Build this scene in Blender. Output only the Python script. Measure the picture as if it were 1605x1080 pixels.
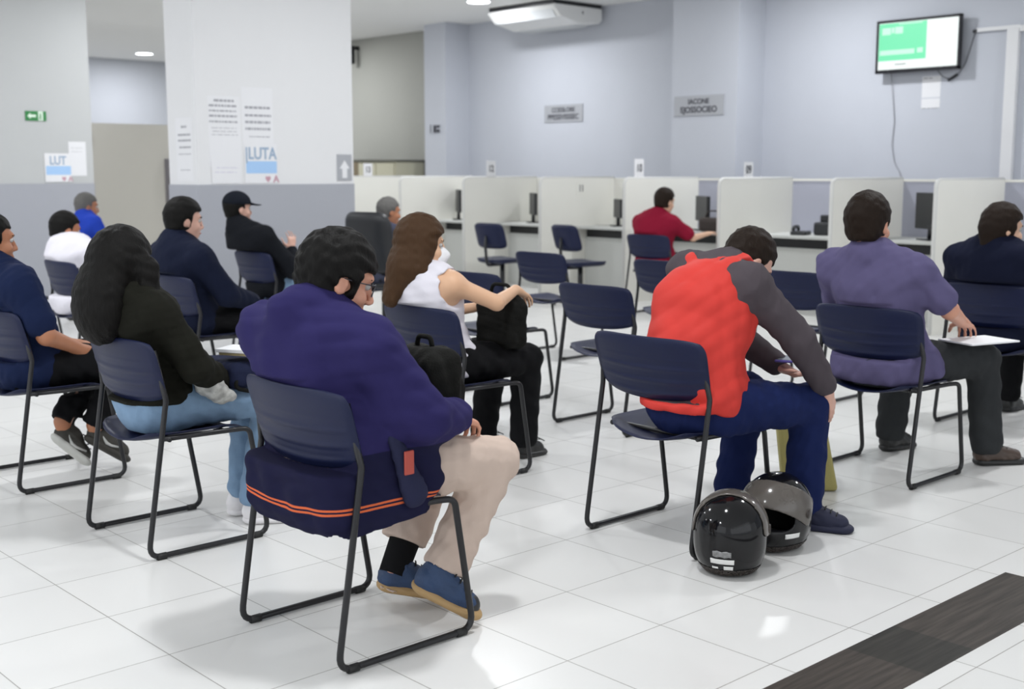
import bpy, bmesh, math, random
import numpy as np
from mathutils import Vector, Matrix

for o in list(bpy.data.objects): bpy.data.objects.remove(o)
SC = bpy.context.scene
COL = SC.collection
PI = math.pi

# ------------------------------------------------------------ camera, world, light, exposure
cd = bpy.data.cameras.new('camera'); cam = bpy.data.objects.new('camera', cd); COL.objects.link(cam)
cam.location = (0, 0, 1.4)
cam.rotation_euler = (PI/2 - 0.14112, 0, 0.82525)
cd.sensor_width = 36; cd.lens = 1900.4/1605*36
cd.clip_start = .05; cd.clip_end = 100
cd.dof.use_dof = True; cd.dof.focus_distance = 4.1; cd.dof.aperture_fstop = 3.2
SC.camera = cam
SC.view_settings.view_transform = 'Standard'; SC.view_settings.look = 'None'
SC.view_settings.gamma = 1; SC.view_settings.use_curve_mapping = False
SC.view_settings.exposure = 0.02
W = bpy.data.worlds.new('world'); SC.world = W; W.use_nodes = True
W.node_tree.nodes['Background'].inputs[0].default_value = (.90, .95, 1, 1)
W.node_tree.nodes['Background'].inputs[1].default_value = .85

CEIL = 3.56
def area_light(name, loc, rot, sx, sy, power, color):
    l = bpy.data.lights.new(name, 'AREA'); l.shape = 'RECTANGLE'; l.size = sx; l.size_y = sy
    l.energy = power; l.color = color
    o = bpy.data.objects.new(name, l); COL.objects.link(o); o.location = loc; o.rotation_euler = rot
    return o
# added daylight fill for an assumed, unseen shop front behind and beside the camera
area_light('side_daylight_fill', (3.2, 1.5, 1.9), (0, math.radians(84), 0), 2.8, 9.0, 70, (.93, .96, 1))
area_light('rear_daylight_fill', (-4, -3.4, 1.9), (math.radians(84), 0, 0), 9, 2.8, 70, (.93, .96, 1))

# ------------------------------------------------------------ materials
def new_mat(name):
    m = bpy.data.materials.new(name); m.use_nodes = True
    return m, m.node_tree.nodes, m.node_tree.links, m.node_tree.nodes['Principled BSDF']
_M = {}
def mat(name, col, rough=.6, metal=0, spec=.5, bump=0, scale=60, var=0, vscale=3, coat=0, sheen=0, trans=0, alpha=1, aniso=None):
    if name in _M: return _M[name]
    m, N, L, b = new_mat(name)
    b.inputs['Base Color'].default_value = (*col, 1); b.inputs['Roughness'].default_value = rough
    b.inputs['Metallic'].default_value = metal; b.inputs['Specular IOR Level'].default_value = spec
    b.inputs['Coat Weight'].default_value = coat; b.inputs['Sheen Weight'].default_value = sheen
    b.inputs['Transmission Weight'].default_value = trans; b.inputs['Alpha'].default_value = alpha
    tc = N.new('ShaderNodeTexCoord')
    if var:
        n = N.new('ShaderNodeTexNoise'); n.inputs['Scale'].default_value = vscale; n.inputs['Detail'].default_value = 4
        L.new(tc.outputs['Object'], n.inputs['Vector'])
        mr = N.new('ShaderNodeMapRange'); mr.inputs[3].default_value = 1-var; mr.inputs[4].default_value = 1+var
        L.new(n.outputs['Fac'], mr.inputs[0])
        mx = N.new('ShaderNodeMix'); mx.data_type = 'RGBA'; mx.blend_type = 'MULTIPLY'; mx.inputs[0].default_value = 1
        mx.inputs[6].default_value = (*col, 1); L.new(mr.outputs[0], mx.inputs[7]); L.new(mx.outputs[2], b.inputs['Base Color'])
    if bump:
        n = N.new('ShaderNodeTexNoise'); n.inputs['Scale'].default_value = scale; n.inputs['Detail'].default_value = 3
        if aniso:
            mp = N.new('ShaderNodeMapping'); mp.inputs['Scale'].default_value = aniso
            L.new(tc.outputs['Object'], mp.inputs[0]); L.new(mp.outputs[0], n.inputs['Vector'])
        else: L.new(tc.outputs['Object'], n.inputs['Vector'])
        bp = N.new('ShaderNodeBump'); bp.inputs['Strength'].default_value = bump; bp.inputs['Distance'].default_value = .01
        L.new(n.outputs['Fac'], bp.inputs['Height']); L.new(bp.outputs[0], b.inputs['Normal'])
    _M[name] = m
    return m
def emis(name, col, s):
    if name in _M: return _M[name]
    m, N, L, b = new_mat(name)
    b.inputs['Base Color'].default_value = (0, 0, 0, 1); b.inputs['Emission Color'].default_value = (*col, 1)
    b.inputs['Emission Strength'].default_value = s; _M[name] = m
    return m

def floor_material():
    m, N, L, b = new_mat('white_floor_tiles'); b.inputs['Roughness'].default_value = .16
    b.inputs['Specular IOR Level'].default_value = .5
    tc = N.new('ShaderNodeTexCoord'); sp = N.new('ShaderNodeSeparateXYZ'); L.new(tc.outputs['Object'], sp.inputs[0])
    T = 0.41253
    def line(sock, off, w):
        a = N.new('ShaderNodeMath'); a.operation = 'ADD'; a.inputs[1].default_value = -off + 100*T; L.new(sock, a.inputs[0])
        d = N.new('ShaderNodeMath'); d.operation = 'DIVIDE'; d.inputs[1].default_value = T; L.new(a.outputs[0], d.inputs[0])
        f = N.new('ShaderNodeMath'); f.operation = 'PINGPONG'; f.inputs[1].default_value = .5; L.new(d.outputs[0], f.inputs[0])
        l = N.new('ShaderNodeMath'); l.operation = 'LESS_THAN'; l.inputs[1].default_value = w/T/2; L.new(f.outputs[0], l.inputs[0])
        return l.outputs[0], d.outputs[0]
    lx, cx = line(sp.outputs[0], -1.93645, .0034); ly, cy = line(sp.outputs[1], 2.80008, .0034)
    mx = N.new('ShaderNodeMath'); mx.operation = 'MAXIMUM'; L.new(lx, mx.inputs[0]); L.new(ly, mx.inputs[1])
    # each tile its own faint tone
    fx = N.new('ShaderNodeMath'); fx.operation = 'FLOOR'; L.new(cx, fx.inputs[0])
    fy = N.new('ShaderNodeMath'); fy.operation = 'FLOOR'; L.new(cy, fy.inputs[0])
    cb = N.new('ShaderNodeCombineXYZ'); L.new(fx.outputs[0], cb.inputs[0]); L.new(fy.outputs[0], cb.inputs[1])
    wn = N.new('ShaderNodeTexWhiteNoise'); L.new(cb.outputs[0], wn.inputs['Vector'])
    nz = N.new('ShaderNodeTexNoise'); nz.inputs['Scale'].default_value = 2.2; nz.inputs['Detail'].default_value = 2; L.new(tc.outputs['Object'], nz.inputs['Vector'])
    ad = N.new('ShaderNodeMath'); ad.operation = 'ADD'; L.new(wn.outputs['Value'], ad.inputs[0]); L.new(nz.outputs['Fac'], ad.inputs[1])
    mr = N.new('ShaderNodeMapRange'); mr.inputs[1].default_value = 0; mr.inputs[2].default_value = 2
    mr.inputs[3].default_value = .95; mr.inputs[4].default_value = 1.04; L.new(ad.outputs[0], mr.inputs[0])
    tile = N.new('ShaderNodeMix'); tile.data_type = 'RGBA'; tile.blend_type = 'MULTIPLY'; tile.inputs[0].default_value = 1
    tile.inputs[6].default_value = (.71, .705, .69, 1); L.new(mr.outputs[0], tile.inputs[7])
    gm = N.new('ShaderNodeMix'); gm.data_type = 'RGBA'; gm.inputs[7].default_value = (.30, .29, .27, 1)
    L.new(mx.outputs[0], gm.inputs[0]); L.new(tile.outputs[2], gm.inputs[6]); L.new(gm.outputs[2], b.inputs['Base Color'])
    rr = N.new('ShaderNodeMapRange'); rr.inputs[3].default_value = .28; rr.inputs[4].default_value = .33; L.new(nz.outputs['Fac'], rr.inputs[0]); L.new(rr.outputs[0], b.inputs['Roughness'])
    return m

def wood_strip_material():
    m, N, L, b = new_mat('dark_wood_look_strip'); b.inputs['Roughness'].default_value = .55; b.inputs['Specular IOR Level'].default_value = .25
    tc = N.new('ShaderNodeTexCoord')
    mp = N.new('ShaderNodeMapping'); mp.inputs['Scale'].default_value = (40, 2.2, 1); L.new(tc.outputs['Object'], mp.inputs[0])
    n = N.new('ShaderNodeTexNoise'); n.inputs['Scale'].default_value = 1.6; n.inputs['Detail'].default_value = 8; L.new(mp.outputs[0], n.inputs['Vector'])
    r = N.new('ShaderNodeValToRGB'); r.color_ramp.elements[0].position = .3; r.color_ramp.elements[0].color = (.022, .018, .015, 1)
    r.color_ramp.elements[1].position = .75; r.color_ramp.elements[1].color = (.075, .062, .052, 1); L.new(n.outputs['Fac'], r.inputs[0])
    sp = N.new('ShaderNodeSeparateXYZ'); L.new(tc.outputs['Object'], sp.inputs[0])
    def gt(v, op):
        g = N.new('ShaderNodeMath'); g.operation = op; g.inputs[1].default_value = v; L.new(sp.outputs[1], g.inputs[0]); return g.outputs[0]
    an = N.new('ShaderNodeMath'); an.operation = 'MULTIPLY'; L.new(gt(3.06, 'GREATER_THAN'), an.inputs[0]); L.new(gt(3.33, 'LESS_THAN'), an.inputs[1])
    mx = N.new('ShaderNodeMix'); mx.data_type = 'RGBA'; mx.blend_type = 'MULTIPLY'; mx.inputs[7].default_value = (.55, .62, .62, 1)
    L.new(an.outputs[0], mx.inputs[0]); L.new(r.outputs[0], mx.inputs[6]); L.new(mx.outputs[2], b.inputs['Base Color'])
    return m

M_WALL = mat('cool_white_wall_paint', (.53, .55, .605), .75, var=.02, bump=.02, scale=200)
M_WARM = mat('dimmed_warm_wall_paint', (.36, .36, .33), .75, var=.02)  # warm paint, darkened to hold the dimness of the recess
M_PIL = mat('bright_white_pillar_paint', (.76, .76, .77), .65, var=.015)
M_SIDE = mat('pale_grey_wall_paint', (.51, .52, .52), .7, var=.015)
M_WAIN = mat('grey_laminate_wainscot', (.38, .39, .43), .35, var=.02)
M_CEIL = mat('white_ceiling_paint', (.84, .84, .83), .85)
M_PANEL = mat('off_white_laminate_panel', (.80, .79, .74), .45, var=.02)
M_LAV = mat('lavender_grey_screen', (.40, .41, .49), .5)
M_DESK = mat('pale_desk_laminate', (.58, .59, .57), .4)
M_DARK = mat('black_plastic', (.014, .015, .018), .4)
M_NAVY = mat('navy_chair_plastic', (.007, .011, .042), .46, spec=.28, bump=.05, scale=400)
M_TUBE = mat('black_tube_steel', (.018, .018, .02), .35, metal=.3)
M_GLIDE = mat('black_rubber', (.01, .01, .01), .6)
M_PAPER = mat('white_paper', (.79, .79, .81), .7)
M_INK = mat('grey_ink', (.05, .05, .065), .7)
M_SILVER = mat('brushed_silver_plate', (.42, .43, .46), .4, metal=.2)

# ------------------------------------------------------------ object helpers
def tag(o, label=None, cat=None, group=None, kind=None):
    if label: o['label'] = label
    if cat: o['category'] = cat
    if group: o['group'] = group
    if kind: o['kind'] = kind
    return o
def empty(name, loc=(0, 0, 0), rz=0, label=None, cat=None, group=None):
    o = bpy.data.objects.new(name, None); o.empty_display_size = .1; COL.objects.link(o)
    o.location = loc; o.rotation_euler = (0, 0, rz)
    return tag(o, label, cat, group)
def link_mesh(name, me, m, parent=None, smooth=True):
    ms = m if isinstance(m, (list, tuple)) else [m]
    for x in ms: me.materials.append(x)
    if smooth: me.shade_smooth()
    o = bpy.data.objects.new(name, me); COL.objects.link(o)
    if parent: o.parent = parent
    return o
def obj(name, bm, m, parent=None, smooth=False):
    bmesh.ops.recalc_face_normals(bm, faces=bm.faces)
    me = bpy.data.meshes.new(name); bm.to_mesh(me); bm.free()
    return link_mesh(name, me, m, parent, smooth)
def add_box(bm, x0, x1, y0, y1, z0, z1, bev=0, seg=2):
    r = bmesh.ops.create_cube(bm, size=1)
    bmesh.ops.scale(bm, vec=(x1-x0, y1-y0, z1-z0), verts=r['verts'])
    bmesh.ops.translate(bm, vec=((x0+x1)/2, (y0+y1)/2, (z0+z1)/2), verts=r['verts'])
    if bev:
        es = {e for v in r['verts'] for e in v.link_edges}
        bmesh.ops.bevel(bm, geom=list(es), offset=bev, segments=seg, affect='EDGES', profile=.5)
def box(name, dims, m, parent=None, bev=0):
    bm = bmesh.new(); add_box(bm, *dims, bev=bev)
    return obj(name, bm, m, parent)
def structure(name, dims, m, bev=0):
    return tag(box(name, dims, m, None, bev), kind='structure')
def fillet(pts, r, n=6):
    P = [Vector(p) for p in pts]; out = [P[0]]
    for i in range(1, len(P)-1):
        a, b, c = P[i-1], P[i], P[i+1]; u = (a-b); v = (c-b)
        ang = u.angle(v)
        if ang > 3.05: out.append(b); continue
        d = min(r/math.tan(ang/2), u.length*.45, v.length*.45); u.normalize(); v.normalize()
        p0, p1 = b+u*d, b+v*d
        for k in range(n+1):
            t = k/n; out.append(p0*(1-t)**2 + b*2*t*(1-t) + p1*t*t)
    out.append(P[-1]); return out
def add_tube(bm, pts, r, seg=10, caps=True):
    P = [Vector(p) for p in pts]; rings = []
    t0 = (P[1]-P[0]).normalized(); nrm = t0.orthogonal().normalized()
    for i, p in enumerate(P):
        t = (P[min(i+1, len(P)-1)]-P[max(i-1, 0)]).normalized()
        nrm = (nrm - t*nrm.dot(t)).normalized(); bn = t.cross(nrm)
        rr = r[i] if isinstance(r, (list, tuple)) else r
        rings.append([bm.verts.new(p + (nrm*math.cos(a)+bn*math.sin(a))*rr) for a in [2*PI*k/seg for k in range(seg)]])
    for a, b in zip(rings, rings[1:]):
        for k in range(seg): bm.faces.new((a[k], a[(k+1) % seg], b[(k+1) % seg], b[k]))
    if caps: bm.faces.new(rings[0][::-1]); bm.faces.new(rings[-1])
def tube(name, pts, r, m, parent=None, seg=10):
    bm = bmesh.new(); add_tube(bm, pts, r, seg); return obj(name, bm, m, parent, True)
def add_prism(bm, outline, origin, ux, uy, depth):
    """outline (2-D) in plane origin+ux,uy extruded along ux x uy by depth"""
    ux, uy, o = Vector(ux), Vector(uy), Vector(origin); n = ux.cross(uy).normalized()
    a = [bm.verts.new(o+ux*x+uy*y) for x, y in outline]; b = [bm.verts.new(v.co+n*depth) for v in a]
    bm.faces.new(a[::-1]); bm.faces.new(b)
    for i in range(len(a)): j = (i+1) % len(a); bm.faces.new((a[i], a[j], b[j], b[i]))
def round_rect(x0, x1, y0, y1, rs, n=6):
    """rs: radii for corners (x0,y0),(x1,y0),(x1,y1),(x0,y1)"""
    out = []
    for (cx, cy, sx, sy, a0), r in zip(((x0, y0, 1, 1, PI), (x1, y0, -1, 1, 1.5*PI), (x1, y1, -1, -1, 0), (x0, y1, 1, -1, .5*PI)), rs):
        if r <= 0: out.append((cx, cy)); continue
        for k in range(n+1):
            a = a0+PI/2*k/n; out.append((cx+sx*r+r*math.cos(a), cy+sy*r+r*math.sin(a)))
    return out
def copy_tree(o, parent=None):
    c = o.copy(); COL.objects.link(c); c.parent = parent
    for ch in list(o.children): copy_tree(ch, c)
    return c
def text(name, body, size, m, parent, loc, rot, ext=.001, sx=1):
    cu = bpy.data.curves.new(name, 'FONT'); cu.body = body; cu.size = size; cu.extrude = ext
    cu.align_x = 'CENTER'; cu.align_y = 'CENTER'; cu.materials.append(m)
    cu.offset = size*.022
    tmp = bpy.data.objects.new(name, cu); COL.objects.link(tmp)
    me = bpy.data.meshes.new_from_object(tmp.evaluated_get(bpy.context.evaluated_depsgraph_get()))
    bpy.data.objects.remove(tmp); bpy.data.curves.remove(cu)
    o = bpy.data.objects.new(name, me); COL.objects.link(o); o.location = loc; o.rotation_euler = rot; o.scale = (sx, 1, 1)
    if parent: o.parent = parent
    return o
FACE_Y = (PI/2, 0, 0)            # lettering on a surface that faces -Y
FACE_X = (PI/2, 0, PI/2)         # lettering on a surface that faces +X
# ------------------------------------------------------------ room shell
structure('floor', (-24, 6, -4, 12.3, -.1, 0), floor_material())
structure('ceiling', (-24, 6, -4, 12.3, CEIL, CEIL+.1), M_CEIL)
structure('wall_back', (-15.0, 6, 12.0, 12.2, 0, CEIL), M_WALL)
structure('wall_back_left', (-24, -15.0, 12.0, 12.2, 0, CEIL), M_WARM)
structure('wall_pilaster', (-9.62, -8.65, 11.5, 12.0, 0, CEIL), M_WALL)
structure('wall_column', (-14.43, -13.94, 11.55, 12.0, 0, CEIL), M_WALL)
structure('wall_left', (-13.7, -13.5, -4, 5.97, 0, CEIL), M_SIDE)
structure('wall_far_left', (-23.0, -22.7, 2, 12.0, 0, CEIL), M_WALL)
structure('wall_pillar', (-10.32, -9.8, 5.28, 6.95, 0, CEIL), M_PIL)
structure('trim_1', (-13.5, -13.488, -4, 5.97, 0, 1.275), M_WAIN)
bm = bmesh.new(); add_box(bm, -9.8, -9.788, 5.268, 6.95, 0, 1.29); add_box(bm, -10.32, -9.8, 5.268, 5.28, 0, 1.29)
tag(obj('trim_2', bm, M_WAIN), kind='structure')
structure('trim_3', (-5.72, -5.60, 11.94, 12.0, 0, 2.80), M_PIL, .004)     # vertical cable trunking
structure('trim_4', (-5.60, -3.2, 11.95, 12.0, 2.77, 2.83), M_PIL, .004)
structure('trim_5', (-6.05, -5.60, 11.96, 12.0, 2.80, 2.84), M_PIL, .004)
structure('baseboard_back', (-15, 6, 11.985, 12.0, 0, .08), M_WAIN)

t = empty('partition', (-17, 7.8, 0), 0, 'beige head-high partition behind the left pillar, under the far ceiling light', 'partition')
box('panel', (-.06, .0, -1.9, 1.35, 0, 2.10), mat('beige_partition_board', (.56, .54, .49), .7, var=.02), t)
box('door_frame', (0, .03, .82, .98, .0, 1.60), mat('dark_grey_frame', (.16, .15, .16), .6), t, .004)
t2 = empty('nameplate', (-16.995, 7.28, 1.93), 0, 'small grey nameplate high on the beige partition', 'sign')
box('plate', (0, .012, -.21, .21, -.055, .055), M_SILVER, t2)
for q in range(6): box('lettering', (.012, .0135, -.19+.052*q, -.152+.052*q, -.016, .018), mat('soft_grey_ink', (.36, .36, .39), .7), t2)

structure('floor_strip', (-1.85, -1.59, -1.5, 4.08, -.05, .0015), wood_strip_material())
bpy.data.objects['floor_strip'].name = 'trim_6'

# ceiling downlights, each lamp with its own light
def downlight(x, y, label, group='recessed ceiling downlights'):
    t = empty('ceiling_downlight', (x, y, CEIL), 0, label, 'ceiling light', group)
    bm = bmesh.new(); add_tube(bm, [(0, 0, 0), (0, 0, -.008)], .165, 32); obj('ring', bm, M_PIL, t)
    bm = bmesh.new(); add_tube(bm, [(0, 0, -.006), (0, 0, -.011)], .145, 32); obj('lamp_disc', bm, emis('downlight_glow', (.93, .96, 1), 9), t)
    l = bpy.data.lights.new('downlight', 'AREA'); l.shape = 'DISK'; l.size = .28; l.energy = 50; l.color = (.96, .98, 1)
    lo = bpy.data.objects.new('downlight_lamp', l); COL.objects.link(lo); lo.parent = t; lo.location = (0, 0, -.02)
for x in (-2.7, -7.35, -12.0, -16.65, -21.32):
    for y in (-1.5, 2.5, 6.5, 10.5):
        if x < -13 and y < 6: continue
        if x == -12.0 and y == 10.5: lab = 'round recessed ceiling light beside the ceiling air conditioner'
        elif x == -21.32 and y == 10.5: lab = 'round recessed ceiling light seen through the gap left of the big pillar'
        else: lab = None
        if lab: downlight(x, y, lab)
        else: downlight(x, y, 'round recessed ceiling light over the seats or behind a pillar, outside the view')

# ------------------------------------------------------------ things on the walls
# hanging air conditioner under the ceiling
t = empty('air_conditioner', (-11.85, 11.5, CEIL), 0, 'white ceiling-hung air conditioner in the corner above the blue-white wall', 'air conditioner')
prof = [(.42, -.05), (.42, -.20), (.36, -.245), (.0, -.27), (-.34, -.20), (-.47, -.08), (-.45, -.05)]
bm = bmesh.new(); add_prism(bm, prof, (-.58, 0, 0), (0, 1, 0), (0, 0, 1), 1.26)
M_AC = mat('white_appliance_plastic', (.80, .80, .79), .4)
body = obj('body', bm, M_AC, t); md = body.modifiers.new('b', 'BEVEL'); md.width = .012; md.segments = 2; md.limit_method = 'ANGLE'
box('gap_shade_plate', (-.56, .665, -.455, .42, -.05, 0), M_DARK, t)  # black slab paints the shade in the gap above the body
p = [(.0, 0), (1.12, 0), (1.12, .13), (0, .13)]
bm = bmesh.new(); add_prism(bm, p, (-.51, -.352, -.208), (1, 0, 0), (0, -.68, .73), -.006)
obj('front_grille', bm, mat('pale_grey_plastic', (.68, .70, .72), .45), t)
bm = bmesh.new()
for k in range(9): add_box(bm, -.48, .56, .0+.03*k, .008+.03*k, -.283+.0*k, -.262)
obj('intake_louvre', bm, mat('pale_grey_plastic', (.68, .70, .72), .45), t)
text('badge', '4', .06, M_INK, t, (.683, .05, -.13), FACE_X)

# television
t = empty('television', (-6.64, 11.895, 2.715), 0, 'wall-mounted flat television with a green and white slide', 'television')
Rt = Matrix.Rotation(math.radians(0), 4, 'Z')
bm = bmesh.new()
w, hh = .475, .275
add_box(bm, -w, w, -.035, .02, hh-.028, hh, .006); add_box(bm, -w, w, -.035, .02, -hh, -hh+.038, .006)
add_box(bm, -w, -w+.026, -.035, .02, -hh, hh, .006); add_box(bm, w-.026, w, -.035, .02, -hh, hh, .006)
obj('bezel', bm, mat('gloss_black_plastic', (.01, .01, .014), .2), t)
box('back_case', (-w+.02, w-.02, -.015, .05, -hh+.02, hh-.02), M_DARK, t)
scr = box('screen', (-w+.026, w-.026, -.022, -.014, -hh+.038, hh-.028), emis('screen_white', (.93, 1, .98), 1.05), t)
box('green_slide', (-w+.03, .10, -.0245, -.0222, -.145, hh-.034), emis('screen_green', (.20, .92, .50), .95), scr)
gs = emis('screen_pale_green', (.62, 1, .80), 1.0)
for nm, bl in (('slide_heading', [(-.41, -.31, .125, .195), (-.30, -.27, .14, .195), (-.26, -.17, .13, .20), (-.22, .05, .222, .232)]), ('slide_line', [(-.43, -.03, -.085, -.035), (.0, .065, -.08, -.03)])):
    for q in bl: box(nm, (q[0], q[1], -.0255, -.0245, q[2], q[3]), gs, scr)
box('slide_caption', (-.25, -.12, -.0235, -.0222, -.190, -.182), M_INK, scr)
bm = bmesh.new(); add_box(bm, -.1, .1, .05, .10, -.12, .12, .004); obj('wall_bracket', bm, M_DARK, t)
tag(tube('power_cable', fillet([(-6.98, 11.96, 2.46), (-6.96, 11.985, 2.2), (-6.93, 11.99, 1.94), (-6.95, 11.99, 1.7), (-6.91, 11.99, 1.5), (-6.83, 11.99, 1.38), (-6.82, 11.99, .9)], .1), .0038, mat('grey_cable', (.22, .22, .24), .5)),
    'thin grey cable hanging down the wall from the television left corner', 'cable')
bm = bmesh.new(); add_tube(bm, fillet([(-6.45, 11.96, 2.45), (-6.40, 11.985, 2.38), (-6.30, 11.985, 2.345), (-6.24, 11.985, 2.38), (-6.16, 11.985, 2.50), (-6.07, 11.985, 2.80)], .05), .004)
t = obj('video_cable', bm, mat('dark_grey_cable', (.05, .05, .06), .5), None, True)
tag(t, 'looping dark cable at the television lower right corner, with a black adapter', 'cable')
tube('adapter', [(-6.335, 11.98, 2.34), (-6.235, 11.98, 2.395)], .014, M_DARK, t)
tube('plug', [(-6.085, 11.97, 2.81), (-6.04, 11.97, 2.815)], .015, M_DARK, t)
def notice(name, label, loc, face, w, h, lines, mcol=M_PAPER, ink=M_INK, cat='notice', group=None):
    """paper sheet flat on a wall; lines: list of (x0,x1,z,thickness)"""
    t = empty(name, loc, 0, label, cat, group)
    bm = bmesh.new()
    if face == 'x': add_box(bm, 0, .0015, -w/2, w/2, -h/2, h/2)
    else: add_box(bm, -w/2, w/2, -.0015, 0, -h/2, h/2)
    obj('sheet', bm, mcol, t)
    if lines:
        bm = bmesh.new(); rnd = random.Random(len(lines)*7)
        for x0, x1, z, th in lines:
            x = x0
            while x < x1:                                    # short runs, like words
                l = rnd.uniform(.012, .05) if th > .006 else rnd.uniform(.03, .09); e = min(x1, x+l)
                if face == 'x': add_box(bm, .0014, .0024, x, e, z-th/2, z+th/2)
                else: add_box(bm, x, e, -.0024, -.0014, z-th/2, z+th/2)
                x = e+(.008 if th > .006 else .012)
        obj('printed_text', bm, ink, t)
    return t
notice('wall_notice', 'upper white notice sheet below the television', (-6.53, 12, 2.285), 'y', .21, .22, [(-.09, .02, .09, .006)], group='sheets below the television')
notice('wall_notice', 'lower white notice sheet below the television, with an underline', (-6.53, 12, 2.115), 'y', .21, .10, [(-.1, .1, -.05, .004)], group='sheets below the television')
# two grey wall plates with dark letters
def wall_plate(x, z, l1, l2, label, tilt=0, y=12.0):
    t = empty('wall_sign', (x, y, z), 0, label, 'sign', 'grey lettered plates on the back wall')
    w = .37
    box('plate', (-w, w, -.012, 0, -.118, .118), M_SILVER, t, .003)
    text('lettering', l1, .085, M_INK, t, (.0, -.014, .045), FACE_Y)
    text('lettering', l2, .098, M_INK, t, (.0, -.014, -.05), FACE_Y)
wall_plate(-11.95, 2.20, 'CCESSLORE', 'PPESSIVISSSEC', 'grey two-line wall plate on the blue-white wall under the air conditioner')
wall_plate(-9.2, 2.18, 'IACONE', 'EJOSSOCIEO', 'grey two-line wall plate on the pilaster left of the television', y=11.5)
t = empty('switch_sign', (-14.17, 11.55, 2.04), 0, 'small black and white pictogram sign on the left column of the back wall', 'sign')
box('plate', (-.13, .12, -.008, 0, -.07, .07), M_WALL, t)
bm = bmesh.new(); add_box(bm, -.12, -.105, -.012, -.008, -.06, .06); add_box(bm, -.05, .02, -.012, -.008, -.06, .05); add_box(bm, .03, .10, -.012, -.008, .01, .05); add_box(bm, .03, .10, -.012, -.008, -.06, -.01)
obj('pictogram', bm, M_INK, t)
# security camera near the pillar edge
t = empty('security_camera', (-16.72, 11.98, 3.42), 0, 'small black security camera high on the wall, just right of the big pillar', 'camera')
tube('mount', [(0, .02, 0), (0, -.12, 0)], .03, M_DARK, t); tube('housing', [(.0, -.12, .02), (0, -.12, -.26)], .055, M_DARK, t)
# cream cabinets
t = empty('cream_cabinet', (-15.78, 11.7, 0), 0, 'cream low cabinet with two doors against the back wall, left of the column', 'cabinet')
MC = mat('cream_laminate', (.52, .50, .38), .5)
box('body', (-.22, .76, -.25, .29, 0, 1.56), MC, t, .004)
for x0 in (-.2, .27): box('door', (x0, x0+.45, -.27, -.251, .08, 1.54), MC, t, .004)
box('top_edge', (-.24, .78, -.28, .29, 1.56, 1.59), mat('dark_edge', (.10, .10, .08), .5), t)
t = empty('wooden_box', (-16.34, 11.75, 0), 0, 'brown wooden box-like unit left of the cream cabinet', 'cabinet')
box('body', (-.24, .24, -.2, .2, 0, 1.57), mat('brown_wood', (.20, .16, .10), .5, var=.2), t, .004)
box('lid', (-.25, .25, -.21, .21, 1.57, 1.60), mat('dark_edge', (.10, .10, .08), .5), t)

# posters on the pillar (faces +X at x=-9.8), slim notice on its left face, on the left wall
PX = -9.7995
L5 = [(-.10, .10, .27, .02), (-.15, .13, .225, .018), (-.15, .12, .18, .014), (-.15, .13, .135, .018), (-.15, .13, .085, .016), (-.13, .12, .03, .005), (-.12, .12, .0, .005), (-.13, .13, -.03, .005)]
notice('pillar_notice', 'upper left white notice sheet on the big pillar, five rows of grey print', (PX, 5.56, 1.76), 'x', .32, .62, L5, ink=mat('soft_grey_ink', (.36, .36, .39), .7), group='notices on the pillar')
notice('pillar_notice', 'lower left white notice sheet on the big pillar, faint print', (PX+.004, 5.565, 1.40), 'x', .30, .2, [(-.1, .12, .04, .005), (-.12, .1, .0, .005)], ink=mat('faint_violet_ink', (.55, .52, .66), .7), group='notices on the pillar')
L6 = [(-.13, .13, .02, .022), (-.13, .14, -.05, .02), (-.13, .13, -.11, .022), (-.13, .13, -.17, .022), (-.09, .12, -.24, .008)]
notice('pillar_notice', 'upper right white notice sheet on the big pillar, four bold rows', (PX, 5.90, 1.89), 'x', .32, .54, [(a, b, z+.07, th) for a, b, z, th in L6], ink=mat('soft_grey_ink', (.36, .36, .39), .7), group='notices on the pillar')
def heart(bm, x, y, z, s):
    pts = [(s*.8*math.sin(a)**3, s*(.8*math.cos(a)-.3*math.cos(2*a)-.12*math.cos(3*a)-.05*math.cos(4*a))) for a in [2*PI*k/24 for k in range(24)]]
    add_prism(bm, pts, (x, y, z), (0, 1, 0), (0, 0, 1), .001)
def poster(label, x, y, z, s, word, group):
    t = empty('health_poster', (x+.003, y, z), 0, label, 'poster', group)
    bm = bmesh.new(); add_box(bm, 0, .0015, -.17*s, .17*s, -.19*s, .17*s); obj('sheet', bm, M_PAPER, t)
    text('poster_word', word, .15*s, mat('slate_blue_ink', (.32, .42, .55), .7), t, (.0025, .0, .075*s), FACE_X, sx=.8)
    bm = bmesh.new(); add_box(bm, .0014, .0024, -.155*s, .165*s, -.10*s, .01*s); obj('blue_band', bm, mat('sky_blue_ink', (.38, .58, .86), .7), t)
    bm = bmesh.new(); heart(bm, .0016, .07*s, -.15*s, .035*s); obj('heart_mark', bm, mat('red_violet_ink', (.55, .32, .38), .7), t)
    text('letter_mark', 'A', .09*s, mat('red_violet_ink', (.55, .32, .38), .7), t, (.0025, .155*s, -.155*s), FACE_X)
poster('white poster on the big pillar with tall letters, blue band and red heart', PX, 5.92, 1.49, 1.0, '|LUTA', None)
poster('white poster on the left wall, below the green exit sign, with a blue band', -13.4985, 5.56, 1.46, .88, 'LUT', None)
notice('wall_notice', 'blank whitish sheet at the right edge of the left wall, beside the poster', (-13.4985, 5.79, 1.55), 'x', .2, .38, [(-.07, .07, .12, .006), (-.07, .05, .08, .006)], ink=mat('faint_grey_ink', (.5, .5, .52), .7))
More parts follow.
